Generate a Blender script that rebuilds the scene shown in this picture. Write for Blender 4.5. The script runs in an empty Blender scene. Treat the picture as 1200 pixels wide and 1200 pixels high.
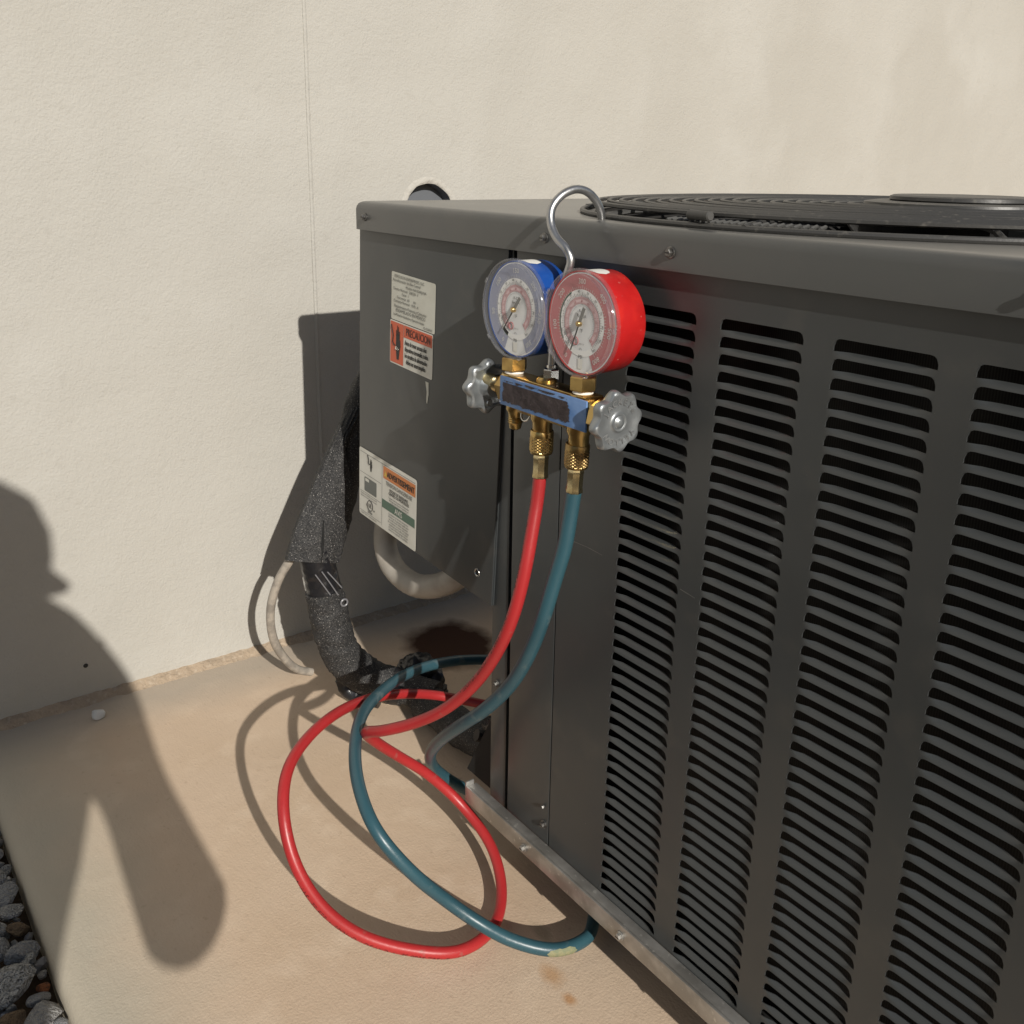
import bpy, bmesh, math, random
from mathutils import Vector, Matrix, noise
random.seed(7)
R = math.radians
scene = bpy.context.scene
col = scene.collection

# ------------------------------------------------------------------ camera
def make_camera():
    yaw, pitch, roll = 0.9252, 0.2793, 0.0174
    cy, sy, cp, sp = math.cos(yaw), math.sin(yaw), math.cos(pitch), math.sin(pitch)
    f = Vector((-sy*cp, cy*cp, -sp)); r = Vector((cy, sy, 0)); u = r.cross(f)
    c, s = math.cos(roll), math.sin(roll)
    r2 = c*r + s*u; u2 = -s*r + c*u
    m = Matrix(((r2.x, u2.x, -f.x, .8715), (r2.y, u2.y, -f.y, -.4655), (r2.z, u2.z, -f.z, .6590), (0, 0, 0, 1)))
    cd = bpy.data.cameras.new('camera'); co = bpy.data.objects.new('camera', cd); col.objects.link(co)
    co.matrix_world = m
    cd.sensor_fit = 'HORIZONTAL'; cd.sensor_width = 36; cd.lens = 36*1135.7/1200
    cd.shift_y = -(600-515.4)/1200; cd.clip_start = .01; cd.clip_end = 200
    scene.camera = co
make_camera()

# ------------------------------------------------------------------ light
SUN = Vector((.8703, -.2067, .447)).normalized()          # towards the sun
w = bpy.data.worlds.new('World'); scene.world = w; w.use_nodes = True
nt = w.node_tree; nt.nodes.clear()
sky = nt.nodes.new('ShaderNodeTexSky'); sky.sky_type = 'NISHITA'; sky.sun_disc = False
sky.sun_elevation = R(26.5); sky.sun_rotation = math.atan2(SUN.x, SUN.y)
bg = nt.nodes.new('ShaderNodeBackground'); bg.inputs[1].default_value = .05
wo = nt.nodes.new('ShaderNodeOutputWorld')
nt.links.new(sky.outputs[0], bg.inputs[0]); nt.links.new(bg.outputs[0], wo.inputs[0])
sl = bpy.data.lights.new('sun', 'SUN'); sl.energy = 4.0; sl.angle = R(.53); sl.color = (1, .95, .87)
so = bpy.data.objects.new('sun', sl); col.objects.link(so); so.rotation_euler = SUN.to_track_quat('Z', 'Y').to_euler()
so.location = (3, -1, 2)
scene.view_settings.view_transform = 'Standard'; scene.view_settings.look = 'None'
scene.view_settings.gamma = 1; scene.view_settings.use_curve_mapping = False
scene.view_settings.exposure = .12

# ------------------------------------------------------------------ materials
def mat(name, base, rough=.5, metal=0, spec=.5, bumps=(), var=None, coat=0, extra=None):
    """base colour with optional noise variation var=(colour2, scale, lo, hi) and bumps [(scale, strength, detail)]"""
    m = bpy.data.materials.new(name); m.use_nodes = True
    n = m.node_tree; b = n.nodes['Principled BSDF']
    b.inputs['Base Color'].default_value = (*base, 1); b.inputs['Roughness'].default_value = rough
    b.inputs['Metallic'].default_value = metal; b.inputs['Specular IOR Level'].default_value = spec
    if coat: b.inputs['Coat Weight'].default_value = coat; b.inputs['Coat Roughness'].default_value = .15
    tc = n.nodes.new('ShaderNodeTexCoord')
    last = None
    vs = var if isinstance(var, list) else ([var] if var else [])
    prev = None
    for (c2, sc, lo, hi) in vs:
        t = n.nodes.new('ShaderNodeTexNoise'); t.inputs['Scale'].default_value = sc; t.inputs['Detail'].default_value = 6
        n.links.new(tc.outputs['Object'], t.inputs['Vector'])
        mr = n.nodes.new('ShaderNodeMapRange'); mr.inputs[1].default_value = lo; mr.inputs[2].default_value = hi
        n.links.new(t.outputs[0], mr.inputs[0])
        mx = n.nodes.new('ShaderNodeMix'); mx.data_type = 'RGBA'
        n.links.new(mr.outputs[0], mx.inputs[0])
        if prev is None: mx.inputs[6].default_value = (*base, 1)
        else: n.links.new(prev, mx.inputs[6])
        mx.inputs[7].default_value = (*c2, 1)
        prev = mx.outputs[2]
    if prev is not None: n.links.new(prev, b.inputs['Base Color'])
    for (sc, st, de) in bumps:
        t = n.nodes.new('ShaderNodeTexNoise'); t.inputs['Scale'].default_value = sc; t.inputs['Detail'].default_value = de
        n.links.new(tc.outputs['Object'], t.inputs['Vector'])
        bp = n.nodes.new('ShaderNodeBump'); bp.inputs['Strength'].default_value = st; bp.inputs['Distance'].default_value = .5/sc
        n.links.new(t.outputs[0], bp.inputs['Height'])
        if last: n.links.new(last, bp.inputs['Normal'])
        last = bp.outputs[0]
    if last: n.links.new(last, b.inputs['Normal'])
    return m, n, b, tc
def M(*a, **k): return mat(*a, **k)[0]

GREY = M('grey_enamel', (.040, .0445, .0465), .36, 0, .55, [(900, .05, 2), (9, .05, 2)], [((.049, .0515, .0515), 6, .42, .68), ((.060, .060, .057), 26, .56, .76), ((.11, .11, .10), 260, .735, .79), ((.12, .118, .11), 700, .74, .78)])
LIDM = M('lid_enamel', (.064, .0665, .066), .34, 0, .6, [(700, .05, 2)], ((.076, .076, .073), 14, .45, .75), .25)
DARK = M('dark_metal', (.028, .027, .026), .55, 0, .4, [(300, .1, 3)])
BLACK = M('black_interior', (.006, .006, .006), .8)
GALV = M('galvanised_steel', (.50, .49, .47), .42, .75, .5, [(200, .08, 4)], [((.34, .33, .31), 45, .42, .62), ((.62, .61, .58), 160, .62, .7)])
ZINC = M('zinc_casting', (.30, .32, .33), .40, .7, .5, [(500, .06, 2)], ((.32, .335, .345), 60, .45, .7))
CHROME = M('bright_steel', (.62, .62, .61), .22, 1, .5)
HOOKM = M('hook_steel', (.45, .45, .45), .35, .9, .5, [(600, .08, 2)], ((.30, .30, .30), 90, .45, .65))
BRASS = M('brass', (.56, .40, .16), .28, 1, .5, [(250, .06, 3)], [((.34, .22, .09), 70, .45, .65)])
BRASSD = M('old_brass', (.40, .28, .12), .36, 1, .5, [(250, .08, 3)], [((.22, .14, .06), 90, .42, .62)])
PALEB = M('pale_brass', (.62, .53, .32), .25, 1, .5, [(250, .05, 3)], ((.48, .38, .2), 90, .45, .65))
TEFLON = M('thread_tape', (.75, .73, .68), .6)
BLUEC = M('blue_case', (.010, .065, .30), .3, 0, .5, [(300, .03, 2)], ((.02, .11, .42), 40, .5, .75))
REDC = M('red_case', (.46, .014, .014), .3, 0, .5, [(300, .03, 2)], [((.62, .03, .02), 40, .5, .75), ((.66, .30, .26), 380, .68, .72), ((.40, .012, .012), 60, .5, .7)])
WHITE = M('white_print', (.74, .73, .68), .45)
DIALW = M('dial_white', (.84, .84, .82), .5)
DIALG = M('dial_grey', (.78, .79, .79), .5)
DIALB = M('dial_lavender', (.30, .32, .43), .5)
DIALR = M('dial_rose', (.50, .16, .17), .5)
DIALP = M('dial_pink', (.76, .56, .57), .5)
DIALGR = M('dial_green', (.20, .36, .26), .5)
INK = M('black_ink', (.02, .02, .02), .5)
INKG = M('grey_ink', (.17, .17, .16), .5)
INKR = M('red_ink', (.36, .05, .06), .5)
STK = M('sticker_white', (.68, .67, .61), .4, 0, .5, (), ((.60, .585, .52), 30, .45, .7))
STKG = M('sticker_dirty', (.60, .60, .53), .4, 0, .5, (), ((.54, .53, .46), 40, .45, .7))
ORANGE = M('sticker_red_orange', (.60, .11, .045), .4)
AMBER = M('sticker_amber', (.58, .20, .06), .4)
GREEN = M('sticker_green', (.085, .15, .11), .4)
SLATE = M('sticker_slate', (.13, .14, .13), .4)
BLUEP, n_, b_, tc_ = mat('blue_plate', (.085, .19, .42), .4, 0, .5, [(250, .06, 4)], [((.14, .25, .48), 60, .45, .6)])
ADH = M('torn_adhesive', (.035, .026, .028), .7, 0, .4, [(220, .5, 6)], [((.055, .042, .044), 120, .4, .6), ((.3, .3, .31), 420, .70, .74)])
HRED = M('red_rubber', (.38, .024, .026), .38, 0, .5, [(300, .05, 3)], [((.31, .020, .022), 12, .45, .65), ((.28, .10, .085), 70, .64, .74)])
HTEAL = M('teal_rubber', (.030, .085, .108), .36, 0, .5, [(300, .06, 3)], [((.022, .066, .086), 14, .45, .65), ((.085, .125, .135), 70, .62, .74)])
HWORN = M('worn_rubber', (.25, .24, .135), .7, 0, .4, [(400, .3, 4)], ((.18, .2, .12), 180, .45, .6))
FOAM, n_, b_, tc_ = mat('black_foam', (.014, .014, .015), .7, 0, .5, [(700, 1.0, 6), (150, .35, 4)], [((.040, .039, .038), 520, .45, .60), ((.45, .43, .4), 900, .635, .69)])
TAPE = M('black_tape', (.014, .014, .016), .28, 0, .5, [(60, .35, 3)])
CABLE = M('grey_sheath', (.36, .32, .27), .5, 0, .5, [(200, .1, 3)], ((.24, .215, .185), 70, .45, .6))
PVC = M('grey_conduit', (.40, .37, .325), .45, 0, .5, [(200, .06, 3)], ((.33, .30, .26), 40, .45, .65))
FINS, n, b, tc = mat('coil_fins', (.012, .012, .012), .6, .2, .3)
wv = n.nodes.new('ShaderNodeTexWave'); wv.bands_direction = 'X'; wv.inputs['Scale'].default_value = 190
n.links.new(tc.outputs['Object'], wv.inputs['Vector'])
mx = n.nodes.new('ShaderNodeMix'); mx.data_type = 'RGBA'; mx.inputs[6].default_value = (.004, .004, .004, 1); mx.inputs[7].default_value = (.017, .0165, .016, 1)
n.links.new(wv.outputs[1], mx.inputs[0]); n.links.new(mx.outputs[2], b.inputs['Base Color'])

def clear_mat(name, tint, gloss, refl=.05):
    m = bpy.data.materials.new(name); m.use_nodes = True; n = m.node_tree; n.nodes.clear()
    o = n.nodes.new('ShaderNodeOutputMaterial'); a = n.nodes.new('ShaderNodeBsdfTransparent'); a.inputs[0].default_value = (*tint, 1)
    g = n.nodes.new('ShaderNodeBsdfGlossy'); g.inputs['Roughness'].default_value = .06
    d = n.nodes.new('ShaderNodeBsdfDiffuse'); d.inputs[0].default_value = (.62, .64, .68, 1)
    m_f = None
    m1 = n.nodes.new('ShaderNodeMixShader'); m1.inputs[0].default_value = gloss
    m2 = n.nodes.new('ShaderNodeMixShader')
    n.links.new(a.outputs[0], m1.inputs[1]); n.links.new(d.outputs[0], m1.inputs[2])
    m2.inputs[0].default_value = refl; n.links.new(m1.outputs[0], m2.inputs[1]); n.links.new(g.outputs[0], m2.inputs[2])
    n.links.new(m2.outputs[0], o.inputs[0])
    return m
LENS = clear_mat('clear_lens', (.98, .98, .98), .025)
RIM = clear_mat('clear_rim', (.97, .97, .98), .07, .11)

# stucco wall
STUC, n, b, tc = mat('stucco_paint', (.435, .419, .381), .85, 0, .25, [(340, .55, 3), (110, .20, 3), (5, .12, 2)],
                     [((.41, .393, .354), 2.2, .40, .64), ((.455, .441, .405), 5, .52, .72), ((.405, .388, .35), 60, .60, .8)])
STUC2 = M('stucco_patch', (.455, .435, .393), .85, 0, .25, [(150, .6, 5), (40, .5, 3)])
MORT = M('mortar', (.37, .29, .21), .9, 0, .2, [(170, .9, 6), (45, .6, 4)], [((.33, .26, .19), 60, .45, .62), ((.45, .37, .28), 120, .55, .7)])
# slab
SLAB, n, b, tc = mat('concrete_slab', (.585, .455, .335), .85, 0, .25, [(420, .35, 5), (60, .05, 4)],
                     [((.55, .42, .30), 6, .45, .62), ((.62, .49, .365), 24, .5, .7), ((.50, .38, .275), 120, .62, .75), ((.40, .30, .21), 420, .70, .76), ((.66, .54, .42), 300, .70, .78)])
def slab_marks(n, b, tc):
    base = b.inputs['Base Color'].links[0].from_socket
    def add(base, c, centre, rad, soft, ns, namp, amt=1.0):
        sub = n.nodes.new('ShaderNodeVectorMath'); sub.operation = 'SUBTRACT'; sub.inputs[1].default_value = centre
        n.links.new(tc.outputs['Object'], sub.inputs[0])
        sc = n.nodes.new('ShaderNodeVectorMath'); sc.operation = 'MULTIPLY'; sc.inputs[1].default_value = (1/rad[0], 1/rad[1], 0)
        n.links.new(sub.outputs[0], sc.inputs[0])
        ln = n.nodes.new('ShaderNodeVectorMath'); ln.operation = 'LENGTH'; n.links.new(sc.outputs[0], ln.inputs[0])
        t = n.nodes.new('ShaderNodeTexNoise'); t.inputs['Scale'].default_value = ns; t.inputs['Detail'].default_value = 5
        n.links.new(tc.outputs['Object'], t.inputs['Vector'])
        ma = n.nodes.new('ShaderNodeMath'); ma.operation = 'MULTIPLY_ADD'; ma.inputs[1].default_value = namp
        n.links.new(t.outputs[0], ma.inputs[0]); n.links.new(ln.outputs['Value'], ma.inputs[2])
        mr = n.nodes.new('ShaderNodeMapRange'); mr.inputs[1].default_value = 1+namp*.5-soft; mr.inputs[2].default_value = 1+namp*.5+soft
        mr.inputs[3].default_value = amt; mr.inputs[4].default_value = 0
        n.links.new(ma.outputs[0], mr.inputs[0])
        mx = n.nodes.new('ShaderNodeMix'); mx.data_type = 'RGBA'; mx.inputs[7].default_value = (*c, 1)
        n.links.new(mr.outputs[0], mx.inputs[0]); n.links.new(base, mx.inputs[6])
        return mx.outputs[2]
    base = add(base, (.42, .40, .33), (.9, -.40, 0), (3, .11), .45, 9, .9, .75)      # grey cement bloom along the edge
    base = add(base, (.36, .33, .28), (-.30, 0, 0), (.07, 3), .5, 12, .8, .6)        # grey run by the wall
    base = add(base, (.060, .028, .016), (-.165, .215, 0), (.070, .058), .22, 16, 1.1, 1)   # old oil stain
    base = add(base, (.47, .27, .13), (.368, -.034, 0), (.011, .007), .6, 110, 1.4, .7)     # rust spots
    base = add(base, (.45, .235, .10), (.395, -.038, 0), (.006, .004), .6, 130, 1.4, .8)
    base = add(base, (.30, .25, .17), (.325, -.012, 0), (.012, .006), .4, 90, 1.2, .6)
    n.links.new(base, b.inputs['Base Color'])
    w1 = n.nodes.new('ShaderNodeTexNoise'); w1.inputs['Scale'].default_value = 1; w1.inputs['Detail'].default_value = 5
    mp = n.nodes.new('ShaderNodeMapping'); mp.inputs['Scale'].default_value = (60, 260, 40); mp.inputs['Rotation'].default_value = (0, 0, R(-28))
    n.links.new(tc.outputs['Object'], mp.inputs[0]); n.links.new(mp.outputs[0], w1.inputs['Vector'])
    bp = n.nodes.new('ShaderNodeBump'); bp.inputs['Strength'].default_value = .16; bp.inputs['Distance'].default_value = .002
    old = b.inputs['Normal'].links[0].from_socket
    n.links.new(w1.outputs[0], bp.inputs['Height']); n.links.new(old, bp.inputs['Normal']); n.links.new(bp.outputs[0], b.inputs['Normal'])
slab_marks(n, b, tc)
SOIL = M('soil', (.09, .065, .045), .95, 0, .2, [(120, .8, 5)])
STONES = [M('grey_stone', (.40, .40, .39), .8, 0, .3, [(6, .7, 8), (2, .4, 4)], [((.42, .42, .41), 2.2, .42, .62), ((.52, .52, .51), 9, .62, .72)]),
          M('blue_grey_stone', (.31, .315, .32), .8, 0, .3, [(6, .7, 8)], [((.34, .345, .35), 2.2, .42, .62), ((.42, .42, .42), 8, .62, .72)]),
          M('pale_stone', (.42, .41, .39), .8, 0, .3, [(6, .7, 8)], [((.30, .29, .28), 2.5, .45, .62)]),
          M('brown_stone', (.22, .155, .095), .8, 0, .3, [(6, .7, 8)], [((.13, .09, .055), 2.6, .45, .62)]),
          M('rust_stone', (.34, .12, .045), .8, 0, .3, [(6, .7, 8)], [((.18, .08, .04), 2.6, .45, .62)])]
CHIP = M('white_chip', (.62, .62, .60), .6, 0, .4, [(200, .4, 4)])
SKIN = M('skin', (.46, .27, .19), .5); SHIRT = M('work_shirt', (.11, .13, .18), .85); TROUS = M('work_trousers', (.09, .085, .075), .85)
BOOT = M('boot_leather', (.08, .05, .03), .6); CAPM = M('cap_cloth', (.05, .06, .09), .85); PHM = M('phone_glass', (.01, .01, .011), .15)

# ------------------------------------------------------------------ builders
class MB:
    """collects shapes in one bmesh and links them as one mesh object"""
    def __init__(s): s.bm = bmesh.new(); s.mats = []
    def mi(s, m):
        if m not in s.mats: s.mats.append(m)
        return s.mats.index(m)
    def poly(s, vs, faces, m, T=None):
        i = s.mi(m); bv = [s.bm.verts.new(T @ Vector(v) if T else Vector(v)) for v in vs]
        for f in faces:
            try: fc = s.bm.faces.new([bv[k] for k in f]); fc.material_index = i
            except ValueError: pass
        return bv
    def quad(s, a, b_, c, d, m, T=None): s.poly([a, b_, c, d], [(0, 1, 2, 3)], m, T)
    def box(s, lo, hi, m, bev=0, T=None, seg=2):
        t = bmesh.new(); bmesh.ops.create_cube(t, size=1)
        for v in t.verts: v.co = Vector([(lo[k]+hi[k])/2 + v.co[k]*(hi[k]-lo[k]) for k in range(3)])
        if bev: bmesh.ops.bevel(t, geom=t.edges[:], offset=bev, segments=seg, affect='EDGES', profile=.6)
        s.add(t, m, T)
    def add(s, t, m, T=None):
        i = s.mi(m); mp = {}
        for v in t.verts: mp[v] = s.bm.verts.new(T @ v.co if T else v.co)
        for f in t.faces:
            try: nf = s.bm.faces.new([mp[v] for v in f.verts]); nf.material_index = i
            except ValueError: pass
        t.free()
    def lathe(s, prof, m, n=32, T=None, fn=None, ang0=0, cap=True):
        """prof: (radius, height) along local z"""
        vs = []; faces = []
        for (r_, h) in prof:
            for k in range(n):
                a = ang0 + 2*math.pi*k/n; rr = r_*(fn(a, r_, h) if fn else 1)
                vs.append((rr*math.cos(a), rr*math.sin(a), h))
        for j in range(len(prof)-1):
            for k in range(n):
                k2 = (k+1) % n
                faces.append((j*n+k, j*n+k2, (j+1)*n+k2, (j+1)*n+k))
        if cap:
            faces.append(tuple(range(n))[::-1]); faces.append(tuple((len(prof)-1)*n+k for k in range(n)))
        s.poly(vs, faces, m, T)
    def tube(s, pts, rad, m, n=12, closed=False, T=None, cap=True, flat=None):
        pts = [Vector(q) for q in pts]; N = len(pts)
        rs = rad if isinstance(rad, (list, tuple)) else [rad]*N
        fr = frames(pts, closed); vs = []
        for q, (t_, a, b2), r_ in zip(pts, fr, rs):
            for k in range(n):
                an = 2*math.pi*k/n; vs.append(q + a*math.cos(an)*r_ + b2*math.sin(an)*r_)
        faces = []
        for j in range(N if closed else N-1):
            j2 = (j+1) % N
            for k in range(n):
                k2 = (k+1) % n; faces.append((j*n+k, j*n+k2, j2*n+k2, j2*n+k))
        if cap and not closed:
            faces.append(tuple(range(n))[::-1]); faces.append(tuple((N-1)*n+k for k in range(n)))
        s.poly(vs, faces, m, T)
    def text(s, txt, size, m, T, align='LEFT', sx=1.0, fn=None, ext=0):
        vs, fs = text_mesh(txt, align)
        if fn: s.poly([fn(v[0]*size*sx, v[1]*size) for v in vs], fs, m, T)
        else: s.poly([(v[0]*size*sx, v[1]*size, 0) for v in vs], fs, m, T)
    def build(s, name, parent=None, smooth=35, loc=None):
        me = bpy.data.meshes.new(name)
        bmesh.ops.recalc_face_normals(s.bm, faces=s.bm.faces[:]) if s.__dict__.get('recalc', True) else None
        s.bm.to_mesh(me); s.bm.free()
        for m in s.mats: me.materials.append(m)
        if smooth:
            me.shade_smooth()
            try: me.set_sharp_from_angle(angle=R(smooth))
            except Exception: pass
        return link(name, me, parent)
def link(name, me, parent=None):
    o = bpy.data.objects.new(name, me); col.objects.link(o)
    if parent is not None: o.parent = parent
    return o
_tx = {}
def text_mesh(txt, align='LEFT'):
    k = (txt, align)
    if k not in _tx:
        cu = bpy.data.curves.new('lettering', 'FONT'); cu.body = txt; cu.align_x = align; cu.size = 1; cu.resolution_u = 2
        ob = bpy.data.objects.new('lettering', cu); me = ob.to_mesh()
        _tx[k] = ([tuple(v.co[:2]) for v in me.vertices], [tuple(f.vertices) for f in me.polygons])
        ob.to_mesh_clear(); bpy.data.objects.remove(ob); bpy.data.curves.remove(cu)
    return _tx[k]
def frames(pts, closed=False):
    N = len(pts); out = []; a = None
    for i in range(N):
        p0 = pts[i-1] if (i > 0 or closed) else pts[i]; p1 = pts[(i+1) % N] if (i < N-1 or closed) else pts[i]
        t_ = (p1-p0).normalized()
        if a is None:
            a = Vector((0, 0, 1)) if abs(t_.z) < .8 else Vector((1, 0, 0))
        a = (a - t_*a.dot(t_)).normalized(); out.append((t_, a, t_.cross(a)))
    return out
def spline(pts, per=8):
    P = [Vector(q) for q in pts]; P = [2*P[0]-P[1]] + P + [2*P[-1]-P[-2]]; out = []
    for i in range(1, len(P)-2):
        p0, p1, p2, p3 = P[i-1:i+3]
        def tj(t, a, b_): return t + max((b_-a).length, 1e-6)**.5
        t0 = 0; t1 = tj(t0, p0, p1); t2 = tj(t1, p1, p2); t3 = tj(t2, p2, p3)
        for k in range(per):
            t = t1 + (t2-t1)*k/per
            A1 = p0*((t1-t)/(t1-t0)) + p1*((t-t0)/(t1-t0)); A2 = p1*((t2-t)/(t2-t1)) + p2*((t-t1)/(t2-t1)); A3 = p2*((t3-t)/(t3-t2)) + p3*((t-t2)/(t3-t2))
            B1 = A1*((t2-t)/(t2-t0)) + A2*((t-t0)/(t2-t0)); B2 = A2*((t3-t)/(t3-t1)) + A3*((t-t1)/(t3-t1))
            out.append(B1*((t2-t)/(t2-t1)) + B2*((t-t1)/(t2-t1)))
    out.append(P[-2].copy())
    return out
def smooth_path(pts, it):
    for _ in range(it): pts = [pts[0]] + [(pts[i-1]+pts[i]*2+pts[i+1])/4 for i in range(1, len(pts)-1)] + [pts[-1]]
    return pts
def tag(o, label=None, cat=None, group=None, kind=None):
    if label: o['label'] = label
    if cat: o['category'] = cat
    if group: o['group'] = group
    if kind: o['kind'] = kind
    return o
def empty(name, loc=(0, 0, 0)):
    o = bpy.data.objects.new(name, None); col.objects.link(o); o.location = loc; o.empty_display_size = .05; return o
def axisT(o, x, y, z):
    """frame with the given axes and origin"""
    x, y, z = Vector(x), Vector(y), Vector(z)
    return Matrix(((x.x, y.x, z.x, o[0]), (x.y, y.y, z.y, o[1]), (x.z, y.z, z.z, o[2]), (0, 0, 0, 1)))
FRONT = lambda o: axisT(o, (1, 0, 0), (0, 0, 1), (0, -1, 0))     # local z towards the viewer's side of the front face
UP = lambda o: Matrix.Translation(Vector(o))
DOWN = lambda o: axisT(o, (1, 0, 0), (0, -1, 0), (0, 0, -1))
EAST = lambda o: axisT(o, (0, 1, 0), (0, 0, 1), (1, 0, 0))       # local z along +x
WEST = lambda o: axisT(o, (0, -1, 0), (0, 0, 1), (-1, 0, 0))

# ================================================================== setting
WX = -.306
# slab: rounded front edge, slightly uneven
def make_slab():
    mb = MB(); xs = [-.30, -.2, -.1, 0, .05, .1, .15, .2, .25, .3, .4, .6, .9, 1.3, 1.8, 2.6]
    prof = [(-.368, -.09), (-.3705, -.02), (-.3695, -.008), (-.366, -.003), (-.360, -.0006), (-.35, 0), (0, 0), (.6, 0), (3, 0)]
    vs = []
    for x in xs:
        for (y, z) in prof:
            dy = .0025*noise.noise(Vector((x*9, 0, 3))) + .0012*noise.noise(Vector((x*40, 1, 3))) if y < -.34 else 0
            vs.append((x, y+dy, z))
    k = len(prof)
    mb.poly(vs, [(i*k+j, (i+1)*k+j, (i+1)*k+j+1, i*k+j+1) for i in range(len(xs)-1) for j in range(k-1)], SLAB)
    tag(mb.build('slab', smooth=60), kind='structure')
make_slab()
mb = MB(); mb.quad((-.31, -8, -.06), (12, -8, -.06), (12, 3, -.06), (-.31, 3, -.06), SOIL)
ground = tag(mb.build('ground', smooth=0), kind='structure')

# wall: one face with a round hole through it, a joint bead, a ragged foot
def make_wall():
    root = empty('stucco_wall', (WX, 0, 0))
    tag(root, 'cream stucco house wall with a vertical joint behind the grey unit', 'wall')
    def panel(y0, y1, hole=None):
        t = bmesh.new(); pts = []
        n = max(2, int((y1-y0)/.006)) if y1 < .7 else 40
        for i in range(n+1):
            y = y0+(y1-y0)*i/n
            z = .0035 + .0035*noise.noise(Vector((y*30, 2, 0))) + .0028*noise.noise(Vector((y*95, 5, 0)))
            pts.append((y, z))
        outer = [t.verts.new((0, y, z)) for y, z in pts] + [t.verts.new((0, y1, 2.6)), t.verts.new((0, y0, 2.6))]
        ed = [t.edges.new((outer[i], outer[(i+1) % len(outer)])) for i in range(len(outer))]
        if hole:
            cy_, cz, rr = hole; hv = []
            for k in range(48):
                a = 2*math.pi*k/48; r2 = rr*(1+.035*noise.noise(Vector((math.cos(a)*3, math.sin(a)*3, 1))))
                hv.append(t.verts.new((0, cy_+r2*math.cos(a), cz+r2*math.sin(a))))
            ed += [t.edges.new((hv[i], hv[(i+1) % 48])) for i in range(48)]
        bmesh.ops.triangle_fill(t, edges=ed, use_beauty=True, normal=(1, 0, 0))
        for f in t.faces:
            if f.normal.x < 0: f.normal_flip()
        # thickness of the stucco skin at the foot
        b_ = MB(); b_.recalc = False
        if hole:
            hr = [v.co.copy() for v in hv]
        b_.add(t, STUC)
        for i in range(n):
            (ya, za), (yb, zb) = pts[i], pts[i+1]
            b_.quad((0, ya, za), (-.014, ya, za+.002), (-.014, yb, zb+.002), (0, yb, zb), STUC)
        o = b_.build('wall_panel', root, smooth=0)
        if hole:
            h = MB()
            c = Vector((0, cy_, cz)); rings = []
            for (s_, x) in ((1.20, .0003), (1.13, .0010), (1.05, .0017), (.985, .0003), (.97, -.018)):
                rings.append([c + (q-c)*s_*(1+(.05*noise.noise((q-c)*120+Vector((s_*7, 0, 0))) if s_ > 1 else 0)) + Vector((x+(.0012*noise.noise(q*160) if s_ > 1 else 0), 0, 0)) for q in hr])
            vs = [q for rg in rings for q in rg]
            h.poly(vs, [(j*48+k, j*48+(k+1) % 48, (j+1)*48+(k+1) % 48, (j+1)*48+k) for j in range(3) for k in range(48)], STUC2)
            rim_o = h.build('hole_rim', root, smooth=50)
            h = MB(); h.poly(rings[3]+rings[4], [(k, (k+1) % 48, 48+(k+1) % 48, 48+k) for k in range(48)] + [tuple(48+k for k in range(48))], HOLESHADE)
            tag(h.build('pipe_hole', root, smooth=50))
        return o
    panel(-3.2, .0915)
    panel(.0955, 3, (.27, .59, .039))
    # narrow joint: recessed strip and a thin caulk bead
    j = MB(); j.quad((-.003, .0915, 0), (-.003, .0955, 0), (-.003, .0955, 2.6), (-.003, .0915, 2.6), STUC)
    for k in range(65):
        pass
    bead = spline([(-.0012+.0010*noise.noise(Vector((0, 0, z*9))), .0935+.0008*noise.noise(Vector((4, 0, z*7))), z) for z in [i*.04 for i in range(66)]], 2)
    j.tube(bead, .0034, STUC, 8)
    j.build('joint_bead', root)
    # two nail marks
    for (y, z) in ((-.236, .048),):
        q = MB(); q.lathe([(.0001, .0012), (.0022, .001), (.003, 0)], DARK, 9, EAST((.0003, y, z))); q.build('nail', root)
    return root
HOLESHADE = M('shaded_hole_inside', (.12, .128, .142), .8)  # shade inside the wall hole, put into a dark blue-grey colour
make_wall()
# mortar fillet between slab and wall
def make_fillet():
    mb = MB(); vs = []; n = 420
    for i in range(n+1):
        y = -.45 + 1.6*i/n
        f1 = noise.noise(Vector((y*26, 0, 9))); f2 = noise.noise(Vector((y*90, 3, 9)))
        w_ = .0095+.004*f1+.003*f2
        vs += [(WX-.010, y, .020), (WX-.001, y, .009+.0015*f2), (WX+.005, y, .0065+.002*f2+.001*f1), (WX+w_*.8, y, .0036+.0015*f1), (WX+w_+.004, y, -.0008)]
    mb.poly(vs, [(i*5+j, (i+1)*5+j, (i+1)*5+j+1, i*5+j+1) for i in range(n) for j in range(4)], MORT)
    tag(mb.build('footing', smooth=50), kind='structure')
make_fillet()

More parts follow.
